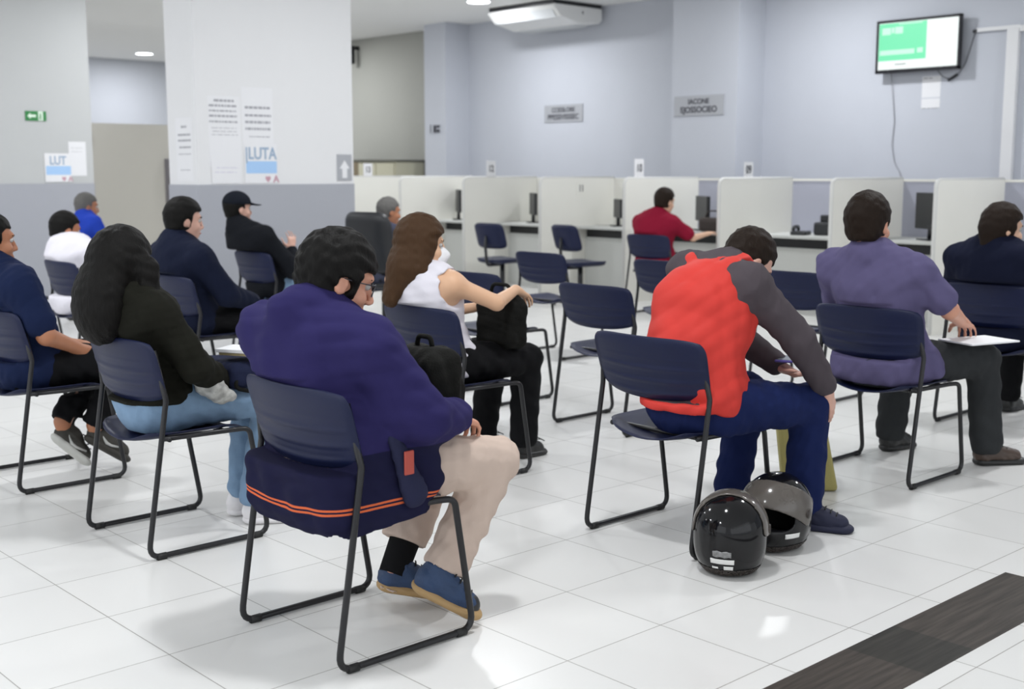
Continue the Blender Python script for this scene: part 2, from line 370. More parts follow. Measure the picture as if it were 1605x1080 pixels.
t = notice('pillar_notice', 'slim bluish-white notice on the narrow left face of the big pillar', (-10.02, 5.28, 1.60), 'y', .30, .56, [(-.05, .05, .2, .02), (-.11, .12, .13, .018), (-.11, .12, .08, .018), (-.09, .12, .02, .016), (-.11, .12, -.04, .008), (-.08, .1, -.18, .006)], ink=mat('soft_grey_ink', (.36, .36, .39), .7))
# arrow plate on pillar
t = empty('arrow_sign', (-9.80, 6.84, 1.445), 0, 'grey plate with a white upward arrow at the right edge of the big pillar', 'sign')
box('plate', (0, .008, -.085, .085, -.125, .125), M_SILVER, t, .002)
bm = bmesh.new(); add_prism(bm, [(-.028, -.10), (.028, -.10), (.028, -.01), (.058, -.01), (0, .07), (-.058, -.01), (-.028, -.01)], (.0085, 0, 0), (0, 1, 0), (0, 0, 1), .002)
obj('arrow', bm, M_PAPER, t)
# exit sign
t = empty('exit_sign', (-13.5, 5.34, 2.012), 0, 'green and white exit sign with arrow on the left wall', 'sign')
MG = mat('exit_green', (.03, .22, .06), .5)
box('plate', (0, .01, -.115, .115, -.052, .052), MG, t, .002)
bm = bmesh.new(); add_prism(bm, [(-.095, 0), (-.06, -.033), (-.06, -.014), (.0, -.014), (.0, .014), (-.06, .014), (-.06, .033)], (.0105, 0, 0), (0, 1, 0), (0, 0, 1), .002)
obj('arrow', bm, mat('pale_green_print', (.72, .86, .72), .6), t)
bm = bmesh.new(); add_box(bm, .0105, .0125, .025, .078, -.05, .05); o = obj('doorway', bm, mat('pale_green_print', (.72, .86, .72), .6), t)
bm = bmesh.new(); add_prism(bm, [(.045, .03), (.055, .03), (.058, -.04), (.05, -.04), (.048, -.01), (.040, -.04), (.034, -.04), (.042, .0)], (.0127, 0, 0), (0, 1, 0), (0, 0, 1), .001); obj('running_figure', bm, MG, o)

# ------------------------------------------------------------ service counter
YN, YF, HP = 9.72, 10.95, 1.333
div_x = [-13.94, -12.67, -11.40, -10.05, -8.76, -7.50, -6.22, -5.20, -4.05, -2.8]
names = {-13.94: 'off-white booth divider carrying card 13, leftmost of those right of the big pillar', -12.67: 'off-white booth divider between cards 13 and 12',
         -11.40: 'off-white booth divider that carries number card 12', -10.05: 'off-white booth divider marked with card 11',
         -8.76: 'off-white booth divider with number card 10, behind the woman in maroon', -7.50: 'off-white booth divider carrying number card 09',
         -6.22: 'off-white booth divider behind the head of the man in purple', -5.20: 'off-white booth divider behind the woman in dark navy',
         -4.05: 'off-white booth divider at the far right edge, half out of view', -2.8: 'off-white booth divider beyond the right edge of the view'}
for x in div_x:
    t = empty('booth_divider', (x, YN, 0), 0, names[x], 'divider', 'dividers between the counter booths')
    bm = bmesh.new(); add_prism(bm, round_rect(0, YF-YN, .0, HP, (0, 0, .02, .07)), (-.018, 0, 0), (0, 1, 0), (0, 0, 1), .036)
    obj('panel', bm, M_PANEL, t)
    tube('edge_band', fillet([(0, .0, .01), (0, -.002, HP-.0), (0, YF-YN, HP+.002)], .075), .019, mat('grey_edge_band', (.66, .66, .64), .5), t, 8)
booth = {-13.94: 'between number cards 13 and 12, farther one', -12.67: 'between number cards 13 and 12, nearer one', -11.40: 'just right of number card 12',
         -10.05: 'just right of number card 11', -8.76: 'where the woman in maroon sits', -7.5: 'left of the man in purple', -6.22: 'right of the man in purple',
         -5.20: 'of the woman in navy', -4.05: 'at the far right edge'}
for a, b in zip(div_x, div_x[1:]):
    c = (a+b)/2; w = (b-a)/2-.02
    lab = 'pale counter desk in the booth '+booth[a]
    t = empty('service_desk', (c, 10.5, 0), 0, lab, 'desk', 'counter desks')
    box('desk_top', (-w, w, -.25, .44, .745, .775), M_DESK, t, .004)
    box('modesty_panel', (-w, w, -.05, -.03, .0, .64), M_DESK, t)
    box('leg_gap_shade', (-w, w, -.028, .0, .64, .745), M_DARK, t)  # dark block paints the shade of the leg gap under the desk top
    t = empty('back_screen', (c, YF, 0), 0, lab.replace('pale counter desk in', 'lavender-grey rear screen of'), 'screen', 'rear screens of the booths')
    box('panel', (-w, w, .0, .02, .0, 1.31), M_LAV if a > -9.9 else M_PANEL, t)
    box('top_rail', (-w, w, -.006, .026, 1.31, HP), M_PANEL, t)
def monitor(x, y, z, rz, label, s=1.0):
    t = empty('computer_monitor', (x, y, z), rz, label, 'monitor', 'monitors in the booths')
    box('screen_housing', (-.22*s, .22*s, -.02, .02, .10, .10+.27*s), M_DARK, t, .006)
    box('display', (-.205*s, .205*s, .0202, .0215, .115, .085+.27*s), mat('display_off', (.02, .03, .05), .15), t)
    tube('stand', [(0, 0, .01), (0, 0, .14)], .022, M_DARK, t); box('base', (-.11, .11, -.08, .08, 0, .012), M_DARK, t, .004)
for x, y, rz, lab, s in ((-12.42, 10.5, -.62, 'black computer monitor in the leftmost visible booth, by the brown-haired woman', 1.1), (-10.98, 10.5, -.62, 'black computer monitor just right of number card 12', 1),
                   (-8.32, 10.5, -.62, 'black computer monitor right of the woman in maroon', 1), (-5.66, 10.5, -.62, 'tall black computer monitor right of the purple-shirted man', 1.25),
                   (-3.7, 10.5, -.62, 'black computer monitor at the far right edge of the counter', 1.2), (-9.60, 10.55, -.62, 'black computer monitor in the booth with card 11', .8)):
    monitor(x, y, .775, rz, lab, s)
t = empty('printer', (-6.80, 10.6, .775), .2, 'small black printer on the desk left of the purple-shirted man', 'printer')
box('body', (-.12, .12, -.12, .12, 0, .13), M_DARK, t, .02); box('paper_tray', (-.09, .09, -.02, .11, .13, .2), M_DARK, t, .01)
t = empty('desk_telephone', (-7.03, 10.45, .775), .3, 'black desk telephone beside the small printer', 'telephone')
box('base', (-.08, .08, -.1, .1, 0, .04), M_DARK, t, .01); tube('handset', fillet([(-.05, -.09, .05), (-.05, -.07, .08), (-.05, .07, .08), (-.05, .09, .05)], .03), .018, M_DARK, t)
t = empty('handbag', (-8.02, 10.30, .775), .2, 'small dark brown bag on the desk beside the woman in maroon', 'bag')
box('body', (-.15, .15, -.07, .07, 0, .15), mat('dark_brown_leather', (.03, .02, .016), .5), t, .04)
tube('handle', fillet([(-.09, 0, .14), (-.07, 0, .22), (.07, 0, .22), (.09, 0, .14)], .05), .008, mat('dark_brown_leather', (.03, .02, .016), .5), t)
def card(x, y, num, label, z=HP+.02, w=.15, h=.19):
    t = empty('number_card', (x, y, z), 0, label, 'sign', 'booth number cards')
    box('card', (-.002, .002, -w/2, w/2, 0, h), M_PAPER, t)
    box('clip', (-.01, .01, -.03, .03, -.02, .008), M_GLIDE if False else M_PAPER, t)
    text('number', num, .115, M_INK, t, (.0035, 0, h*.47), FACE_X, sx=.8)
card(-8.76, 9.95, '10', 'white number card 10 standing on a booth divider')
card(-7.50, 10.19, '09', 'white number card 09 standing on a booth divider', h=.15)
card(-11.40, 10.17, '12', 'white number card 12 standing on a booth divider')
card(-13.94, 10.13, '13', 'white number card 13 standing on a booth divider, right of the arrow plate', h=.17)
t = empty('number_card', (-10.03, 10.37, 1.13), 0, 'white number card 11 fixed to the side of a booth divider', 'sign', 'booth number cards')
box('card', (-.002, .002, -.08, .08, 0, .16), M_PANEL, t); text('number', '11', .11, M_INK, t, (.0035, 0, .08), FACE_X, sx=.8)
# ------------------------------------------------------------ waiting-room chairs
def grid_shell(f, nu, nv, th_dir, th, rib=None):
    """closed shell from a point function f(u,v) in [-1,1]^2, thickened by th along th_dir"""
    bm = bmesh.new(); T = []; B = []
    for j in range(nv+1):
        v = -1+2*j/nv; ta = []; ba = []
        for i in range(nu+1):
            u = -1+2*i/nu; p = Vector(f(u, v)); ta.append(bm.verts.new(p))
            e = 1-max(abs(u), abs(v))**8*.7
            q = p+Vector(th_dir)*th*e
            if rib: q += Vector(th_dir)*rib(u, v)
            ba.append(bm.verts.new(q))
        T.append(ta); B.append(ba)
    for j in range(nv):
        for i in range(nu):
            bm.faces.new((T[j][i], T[j][i+1], T[j+1][i+1], T[j+1][i])); bm.faces.new((B[j][i], B[j+1][i], B[j+1][i+1], B[j][i+1]))
    rim = [(0, i) for i in range(nu)]+[(j, nu) for j in range(nv)]+[(nv, i) for i in range(nu, 0, -1)]+[(j, 0) for j in range(nv, 0, -1)]
    for k in range(len(rim)):
        (a, b), (c, d) = rim[k], rim[(k+1) % len(rim)]
        bm.faces.new((T[a][b], B[a][b], B[c][d], T[c][d]))
    return bm
def seat_f(u, v):
    x = .232*u*(1-.16*v**6-.05*max(0, -v)**2); y = -.005+.222*v*(1-.16*u**6)
    z = .456-.034*(1-u*u)*(1-.25*v)-.03*max(0, v-.55)**2*4+.0*v
    return (x, y, z)
def back_f(u, v):
    x = .271*u*(1-.10*v**6)*(1+.02*v); z = .69+.113*v*(1-.10*u**6)-.016*(1-u*u)*(1-v)/2
    y = -.222+.045*u*u-.028*v
    return (x, y, z)
def back_rib(u, v): return .004*max(0, math.sin((v+.9)*PI*5.0))*(1 if -.9 < v < .35 else 0)*(1-abs(u)**6)
def make_chair():
    t = empty('waiting_chair')
    obj('seat', grid_shell(seat_f, 16, 16, (0, 0, -1), .012), M_NAVY, t, True)
    obj('backrest', grid_shell(back_f, 18, 44, (0, -1, 0), .010, back_rib), M_NAVY, t, True)
    for s in (-1, 1):
        x = .263*s
        path = fillet([(x*.8, -.16, .432), (x*.9, .13, .432), (x, .178, .435), (x, .25, .0125), (x, -.25, .0125), (x, -.158, .585), (x*.90, -.185, .765)], .045)
        tube('side_frame', path, .0102, M_TUBE, t, 10)
        for y in (-.2, .2): tube('foot_glide', [(x, y-.018, .0115), (x, y+.018, .0115)], .0132, M_GLIDE, t, 8)
    for y in (-.13, .10): tube('cross_bar', [(-.225, y, .428), (.225, y, .428)], .009, M_TUBE, t, 8)
    return t
chair0 = make_chair(); used = []
GR = 'navy plastic waiting chairs with black sled frames'
def chair(x, y, label, rz=0):
    o = chair0 if not used else copy_tree(chair0)
    used.append(1); o.location = (x, y, 0); o.rotation_euler = (0, 0, rz); tag(o, label, 'chair', GR); return o
chair(-2.968, 2.085, 'navy chair nearest the camera, under the man in the purple-blue jacket')
chair(-2.943, 3.605, 'navy chair the man in the red vest sits on, beside the motorcycle helmets')
chair(-2.918, 5.085, 'navy chair under the man in the purple shirt')
chair(-3.06, 6.56, 'navy chair under the woman in dark navy at the right edge')
chair(-4.272, 2.16, 'navy chair under the woman with long black hair')
chair(-4.31, 3.61, 'navy chair under the woman in the white sleeveless top')
chair(-4.50, 4.96, 'empty navy chair directly behind the left shoulder side of the red-vested man')
chair(-4.30, 6.50, 'empty navy chair between the red-vested man and the purple-shirted man')
chair(-5.51, 2.16, 'navy chair under the man in the navy polo at the left edge')
chair(-5.60, 5.03, 'empty navy chair mostly hidden behind the arm of the woman in the white top')
chair(-5.42, 6.62, 'empty navy chair in front of the woman in maroon, left of the red vest')
chair(-6.60, 3.56, 'navy chair under the dark-suited man near the pillar')
chair(-6.62, 6.60, 'empty navy chair right of the white-topped woman, below two swivel chairs')
chair(-8.20, 3.56, 'navy chair under the person in the white shirt on the left')
chair(-8.15, 5.03, 'navy chair under the man in the dark cap')
chair(-7.80, 9.20, 'navy chair under the woman in maroon at the counter')
chair(-9.55, 3.56, 'empty navy chair behind the left-edge man, left of the white-shirted person')
chair(-11.02, 4.9, 'navy chair under the person in royal blue at the far left')

def swivel(x, y, rz, label, big=False):
    t = empty('swivel_chair', (x, y, 0), rz, label, 'chair', None if big else 'swivel chairs at the counter')
    mt = M_DARK if big else M_NAVY
    zc, hz, hw = (.80, .27, .25) if big else (.72, .14, .21)
    bmk = grid_shell(lambda u, v: (hw*u*(1-.14*v**6), -.22+.04*u*u-.04*v, zc+hz*v*(1-.12*u**6)), 14, 14, (0, -1, 0), .045)
    obj('backrest', bmk, mt, t, True)
    obj('seat', grid_shell(lambda u, v: (.23*u*(1-.14*v**6), .0+.22*v*(1-.14*u**6), .46+.012*u*u), 14, 14, (0, 0, -1), .05), mt, t, True)
    tube('back_support', fillet([(0, -.03, .40), (0, -.25, .40), (0, -.275, .62), (0, -.262, zc)], .05), .016, M_DARK, t)
    tube('column', [(0, 0, .08), (0, 0, .42)], .027, M_DARK, t)
    for k in range(5):
        a = 2*PI*k/5+.3; c, s = math.cos(a), math.sin(a)
        l = tube('base_leg', [(0, 0, .095), (.28*c, .28*s, .065)], [.024, .014], M_DARK, t)
        tube('caster', [(.28*c-.018*s, .28*s+.018*c, .028), (.28*c+.018*s, .28*s-.018*c, .028)], .028, M_DARK, l)
    return t
swivel(-9.85, 8.95, .1, 'left one of two navy swivel chairs at the counter')
swivel(-8.95, 9.25, -.1, 'right one of two navy swivel chairs at the counter')
swivel(-8.45, 6.30, .25, 'black high-backed swivel chair right of the big pillar', True)

# ------------------------------------------------------------ implicit-surface modelling
BIG = 1.0
class SDF:
    def __init__(s, lo, hi, h):
        s.h = h; s.lo = np.array(lo, float); n = np.ceil((np.array(hi)-s.lo)/h).astype(int)+1
        s.ax = [(s.lo[i]+h*np.arange(n[i])).astype(np.float32) for i in range(3)]
        s.F = np.full(n, BIG, np.float32)
    def win(s, lo, hi):
        sl = []
        for i in range(3):
            a = int(max(0, math.floor((lo[i]-s.lo[i])/s.h))); b = int(min(s.F.shape[i], math.ceil((hi[i]-s.lo[i])/s.h)+1))
            if b <= a: return None
            sl.append(slice(a, b))
        X = s.ax[0][sl[0]][:, None, None]; Y = s.ax[1][sl[1]][None, :, None]; Z = s.ax[2][sl[2]][None, None, :]
        return tuple(sl), X, Y, Z
    def put(s, w, d, k, mode):
        F = s.F[w]
        if mode == 'add':
            if k > 0:
                h = np.clip(.5+.5*(F-d)/k, 0, 1); s.F[w] = F*(1-h)+d*h-k*h*(1-h)
            else: s.F[w] = np.minimum(F, d)
        else:
            if k > 0:
                d = -d; h = np.clip(.5-.5*(F-d)/k, 0, 1); s.F[w] = F*(1-h)+d*h+k*h*(1-h)
            else: s.F[w] = np.maximum(F, -d)
    def cap(s, a, b, ra, rb, k=.02, n=None, f=1.0, mode='add'):
        a = np.array(a, float); b = np.array(b, float); m = max(ra, rb)+k+2*s.h+.02
        w = s.win(np.minimum(a, b)-m, np.maximum(a, b)+m)
        if not w: return
        w, X, Y, Z = w; ab = b-a; L = max(1e-9, ab@ab)
        px, py, pz = X-a[0], Y-a[1], Z-a[2]
        t = np.clip((px*ab[0]+py*ab[1]+pz*ab[2])/L, 0, 1)
        px, py, pz = px-ab[0]*t, py-ab[1]*t, pz-ab[2]*t
        if n is not None:
            n = np.array(n, float); n /= np.linalg.norm(n); q = (px*n[0]+py*n[1]+pz*n[2])*(f-1)
            px, py, pz = px+n[0]*q, py+n[1]*q, pz+n[2]*q
        d = np.sqrt(px*px+py*py+pz*pz)-(ra+(rb-ra)*t)
        s.put(w, d.astype(np.float32), k, mode)
    def ell(s, c, r, k=.02, R=None, mode='add'):
        c = np.array(c, float); r = np.array(r, float); m = max(r)+k+2*s.h+.01
        w = s.win(c-m, c+m)
        if not w: return
        w, X, Y, Z = w; p = [X-c[0], Y-c[1], Z-c[2]]
        if R is not None:
            R = np.array(R, float); p = [p[0]*R[i][0]+p[1]*R[i][1]+p[2]*R[i][2] for i in range(3)]
        k0 = np.sqrt((p[0]/r[0])**2+(p[1]/r[1])**2+(p[2]/r[2])**2); k1 = np.sqrt((p[0]/r[0]**2)**2+(p[1]/r[1]**2)**2+(p[2]/r[2]**2)**2)+1e-6
        s.put(w, (k0*(k0-1)/k1).astype(np.float32), k, mode)
    def box(s, c, hs, rr=.01, k=.01, R=None, mode='add'):
        c = np.array(c, float); hs = np.array(hs, float); m = np.linalg.norm(hs)+k+2*s.h
        w = s.win(c-m, c+m)
        if not w: return
        w, X, Y, Z = w; p = [X-c[0], Y-c[1], Z-c[2]]
        if R is not None:
            R = np.array(R, float); p = [p[0]*R[i][0]+p[1]*R[i][1]+p[2]*R[i][2] for i in range(3)]
        q = [np.abs(p[i])-(hs[i]-rr) for i in range(3)]
        o = np.sqrt(sum(np.maximum(x, 0)**2 for x in q)); i_ = np.minimum(np.maximum(np.maximum(q[0], q[1]), q[2]), 0)
        s.put(w, (o+i_-rr).astype(np.float32), k, mode)
    def cut(s, p, n, k=.004):
        """remove everything on the side of the plane that n points to"""
        n = np.array(n, float); n /= np.linalg.norm(n)
        d = (s.ax[0][:, None, None]-p[0])*n[0]+(s.ax[1][None, :, None]-p[1])*n[1]+(s.ax[2][None, None, :]-p[2])*n[2]
        s.F = np.maximum(s.F, d.astype(np.float32))
    def trim(s, c, d, r, l):
        """cut a limb off flat beyond c along d, inside radius r and length l"""
        c = np.array(c, float); d = np.array(d, float); w = s.win(c-r-l, c+r+l)
        if not w: return
        w, X, Y, Z = w; p = [X-c[0], Y-c[1], Z-c[2]]; a = p[0]*d[0]+p[1]*d[1]+p[2]*d[2]
        q = np.sqrt(np.maximum(p[0]**2+p[1]**2+p[2]**2-a*a, 0)); s.put(w, np.maximum(np.maximum(-a, q-r), a-l).astype(np.float32), 0, 'sub')
    def fold(s, amp, wl=.07, seed=1, crease=1):
        idx = np.nonzero(np.abs(s.F) < .03)
        if len(idx[0]) == 0: return
        P = np.stack([s.ax[i][idx[i]] for i in range(3)], 1).astype(np.float32); rnd = np.random.RandomState(seed); v = np.zeros(len(P), np.float32)
        Pw = P+.02*np.sin(P[:, [1, 2, 0]]*9+seed)
        for q in range(6):
            d = rnd.normal(size=3); d[2] *= 1.3; d /= np.linalg.norm(d); L = wl*rnd.uniform(.7, 2.0)
            a = np.sin(Pw@(d*2*PI/L).astype(np.float32)+rnd.uniform(0, 6))
            v += (1-np.abs(a)*1.6 if crease and q % 2 == 0 else a).astype(np.float32)
        s.F[idx] += amp*v/2.4
    def mesh(s, name, m, parent=None):
        F = s.F; F[[0, -1]] = BIG; F[:, [0, -1]] = BIG; F[:, :, [0, -1]] = BIG
        S = F < 0; c = np.zeros(np.array(F.shape)-1, np.int8)
        for i in (0, 1):
            for j in (0, 1):
                for k in (0, 1): c += S[i:F.shape[0]-1+i, j:F.shape[1]-1+j, k:F.shape[2]-1+k]
        cells = np.argwhere((c > 0) & (c < 8)); vid = np.full(c.shape, -1, np.int32); vid[tuple(cells.T)] = np.arange(len(cells))
        acc = np.zeros((len(cells), 3)); cnt = np.zeros(len(cells)); cor = [(i, j, k) for i in (0, 1) for j in (0, 1) for k in (0, 1)]
        for a in cor:
            for ax in range(3):
                if a[ax]: continue
                b = list(a); b[ax] = 1
                fa = F[tuple((cells+a).T)].astype(float); fb = F[tuple((cells+b).T)].astype(float); mk = (fa < 0) != (fb < 0)
                t = np.where(mk, fa/np.where(mk, fa-fb, 1), 0); p = np.array(a, float)[None].repeat(len(cells), 0); p[:, ax] += t
                acc += p*mk[:, None]; cnt += mk
        V = s.lo+(cells+acc/cnt[:, None])*s.h; Q = []
        for ax in range(3):
            sa = [slice(None)]*3; sb = [slice(None)]*3; sa[ax] = slice(0, -1); sb[ax] = slice(1, None)
            A = S[tuple(sa)]; e = np.argwhere(A != S[tuple(sb)]); ins = A[tuple(e.T)]; u, v = (ax+1) % 3, (ax+2) % 3
            def cell(du, dv):
                q = e.copy(); q[:, u] += du; q[:, v] += dv; return vid[tuple(q.T)]
            q = np.stack([cell(-1, -1), cell(0, -1), cell(0, 0), cell(-1, 0)], 1); q[~ins] = q[~ins][:, ::-1]; Q.append(q)
        Q = np.concatenate(Q)
        me = bpy.data.meshes.new(name); me.vertices.add(len(V)); me.vertices.foreach_set('co', V.astype(np.float32).ravel())
        me.loops.add(Q.size); me.loops.foreach_set('vertex_index', Q.ravel().astype(np.int32))
        me.polygons.add(len(Q)); me.polygons.foreach_set('loop_start', (np.arange(len(Q))*4).astype(np.int32)); me.polygons.foreach_set('loop_total', np.full(len(Q), 4, np.int32))
        me.update(calc_edges=True); me.validate()
        o = link_mesh(name, me, m, parent)
        sm = o.modifiers.new('smooth', 'SMOOTH'); sm.factor = .5; sm.iterations = 2
        return o
# ------------------------------------------------------------ people
V3 = lambda *a: np.array(a, float)
def skin(name, col): return mat(name, col, .5, var=.06, vscale=14, bump=.03, scale=300)
SK_TAN = skin('tan_skin', (.62, .30, .20)); SK_BROWN = skin('brown_skin', (.40, .165, .085)); SK_FAIR = skin('fair_skin', (.68, .42, .29)); SK_PINK = skin('pinkish_skin', (.62, .36, .28))
def cloth(name, col, rough=.85, bump=.12, scale=350, var=.06): return mat(name, col, rough, bump=bump, scale=scale, sheen=.0, spec=.12, var=var, vscale=9)
def hairm(name, col): return mat(name, col, .6, spec=.14, bump=.35, scale=140, aniso=(1, 1, .10))
H_BLACK = hairm('black_hair', (.005, .0045, .004)); H_DBROWN = hairm('dark_brown_hair', (.014, .008, .005)); H_BROWN = hairm('brown_hair', (.055, .028, .013)); H_GREY = hairm('grey_hair', (.13, .125, .12))
M_EYE = mat('eye_white', (.45, .43, .41), .2); M_IRIS = mat('dark_iris', (.012, .008, .006), .1); M_LIP = mat('lip_skin', (.42, .16, .13), .45)
M_SOCK = cloth('black_sock_fabric', (.008, .008, .009))

DEF = dict(pelvis=(0, -.08, .55), waist=(0, -.11, .70), chest=(0, -.14, .86), neck=(0, -.13, 1.0), head=(0, -.08, 1.12),
           shR=(.18, -.13, .93), shL=(-.18, -.13, .93), elR=(.24, 0, .70), elL=(-.24, 0, .70), wrR=(.12, .20, .64), wrL=(-.12, .20, .64),
           hipR=(.095, -.03, .53), hipL=(-.095, -.03, .53), knR=(.12, .40, .51), knL=(-.12, .40, .51), anR=(.12, .36, .11), anL=(-.12, .36, .11))
def frame_head(yaw, pitch, roll=0):
    y, p = math.radians(yaw), math.radians(pitch)
    f = V3(math.sin(y)*math.cos(p), math.cos(y)*math.cos(p), -math.sin(p)); s = V3(math.cos(y), -math.sin(y), 0); u = np.cross(s, f)
    r = math.radians(roll); return np.cos(r)*s+np.sin(r)*u, f, -np.sin(r)*s+np.cos(r)*u
def hand(S, wr, d, n, side, curl=.5, k=.008, sc=1.0, fan=1.0):
    """palm + five fingers. d: finger direction, n: palm normal, side: +1/-1 which way the thumb lies along d x n"""
    d = V3(*d); d /= np.linalg.norm(d); n = V3(*n); n -= d*(n@d); n /= np.linalg.norm(n); t = np.cross(d, n)*side
    wr = V3(*wr)
    S.cap(wr, wr+d*.03*sc, .027*sc, .030*sc, .015, n, 1.35)
    for o, w in ((-.024, .016), (0, .018), (.024, .016)): S.cap(wr+d*.02*sc+t*o*sc*.6, wr+d*.085*sc+t*o*sc, w*sc, .0135*sc, .012, n, 1.2)
    for o, L, r in ((.033, .072, .0088), (.011, .080, .0092), (-.011, .075, .0088), (-.032, .060, .0078)):
        p = wr+d*(.092-.25*abs(o))*sc+t*o*sc; a = .15+curl*.35; q = d+t*o*4*fan
        for seg in (.42, .32, .26):
            dd = q*math.cos(a)+n*math.sin(a); dd /= np.linalg.norm(dd); e = p+dd*L*seg*sc*1.05
            S.cap(p, e, r*sc, r*sc*.93, .004); p = e; a += curl*.75; r *= .94
    p = wr+d*.022*sc+t*.024*sc; dd = d*.62+t*.75+n*.25; dd /= np.linalg.norm(dd); e = p+dd*.045*sc; S.cap(p, e, .014*sc, .0115*sc, .008)
    d2 = d*.85+t*.35+n*.35; d2 /= np.linalg.norm(d2); e2 = e+d2*.033*sc; S.cap(e, e2, .0108*sc, .010*sc, .004); S.cap(e2, e2+d2*.022*sc, .010*sc, .008*sc, .004)

def head_sdf(S, c, fr, hs):
    s, f, u = fr; R = [s, f, u]; P = lambda a, b, g: c+(s*a+f*b+u*g)*hs
    S.ell(P(0, -.012, .032), V3(.076, .096, .093)*hs, .02, R)
    S.ell(P(0, .022, -.045), V3(.060, .070, .070)*hs, .03, R)
    S.ell(P(0, .062, -.092), V3(.028, .024, .020)*hs, .02, R)
    S.cap(P(-.034, .078, .032), P(.034, .078, .032), .014*hs, .014*hs, .015)
    for a in (-1, 1):
        S.ell(P(.040*a, .062, -.028), V3(.024, .024, .022)*hs, .018, R)
        S.ell(P(.031*a, .096, .010), V3(.017, .014, .011)*hs, .010, R, 'sub')
        S.ell(P(.078*a, -.006, -.008), V3(.011, .020, .031)*hs, .006, R); S.ell(P(.086*a, .001, -.004), V3(.006, .010, .018)*hs, .004, R, 'sub')
        S.ell(P(.013*a, .101, -.034), V3(.009, .011, .008)*hs, .006, R)
    S.cap(P(0, .090, .014), P(0, .111, -.028), .0085*hs, .0105*hs, .010)
    S.cap(P(-.018, .088, -.060), P(.018, .088, -.060), .0085*hs, .0085*hs, .008); S.cap(P(-.016, .085, -.072), P(.016, .085, -.072), .0085*hs, .0085*hs, .008)
def face_parts(root, c, fr, hs, hm, h, brows=True):
    s, f, u = fr; P = lambda a, b, g: c+(s*a+f*b+u*g)*hs
    bb = bmesh.new()
    for a in (-1, 1):
        bm = bmesh.new(); bi = bmesh.new()
        r = bmesh.ops.create_uvsphere(bm, u_segments=12, v_segments=8, radius=.0115*hs); bmesh.ops.translate(bm, vec=P(.031*a, .0775, .010), verts=r['verts'])
        r = bmesh.ops.create_uvsphere(bi, u_segments=10, v_segments=6, radius=.0058*hs); bmesh.ops.translate(bi, vec=P(.031*a, .0845, .008), verts=r['verts'])
        add_tube(bb, [P(.016*a, .0925, .027), P(.03*a, .090, .033), P(.047*a, .080, .030)], [.0035*hs, .0042*hs, .002*hs], 6)
        e = obj('eye', bm, M_EYE, root, True); obj('iris', bi, M_IRIS, e, True)
    obj('eyebrows', bb, hm, root, True)
    bl = bmesh.new(); add_tube(bl, [P(-.022, .0865, -.066), P(-.01, .0955, -.064), P(0, .0965, -.0655), P(.01, .0955, -.064), P(.022, .0865, -.066)], [.002, .005*hs, .005*hs, .005*hs, .002], 8)
    obj('lips', bl, M_LIP, root, True)
def hair(root, c, fr, hs, hm, h, rough=.0022, locks=(), vol=0, face_u=.060, low=-.066, seed=3, ears=True, name='hair', lo=None, hi=None, face_f=.03):
    s, f, u = fr; R = [s, f, u]; P = lambda a, b, g: c+(s*a+f*b+u*g)*hs
    m = .17; lo_ = c-m if lo is None else np.minimum(c-m, lo); hi_ = c+m if hi is None else np.maximum(c+m, hi)
    S = SDF(lo_, hi_, h)
    S.ell(P(0, -.014, .034), V3(.086+vol, .106+vol, .104+vol)*hs, .02, R)
    S.ell(P(0, -.045, -.030), V3(.066+vol, .056+vol, .06)*hs, .02, R)
    S.box(P(0, face_f+.1, face_u-.13), V3(.13, .1, .13)*hs, .03, .012, R, 'sub')
    S.box(P(0, .0, low-.1), V3(.2, .2, .1)*hs, .01, .01, R, 'sub')
    if ears:
        for a in (-1, 1): S.ell(P(.092*a, .006, -.014), V3(.030, .026, .034)*hs, .006, R, 'sub')
    for a, b, ra, rb, n, fl in locks: S.cap(V3(*a), V3(*b), ra, rb, .04, n, fl)
    S.fold(rough, .03, seed, 0)
    return S.mesh(name, hm, root)

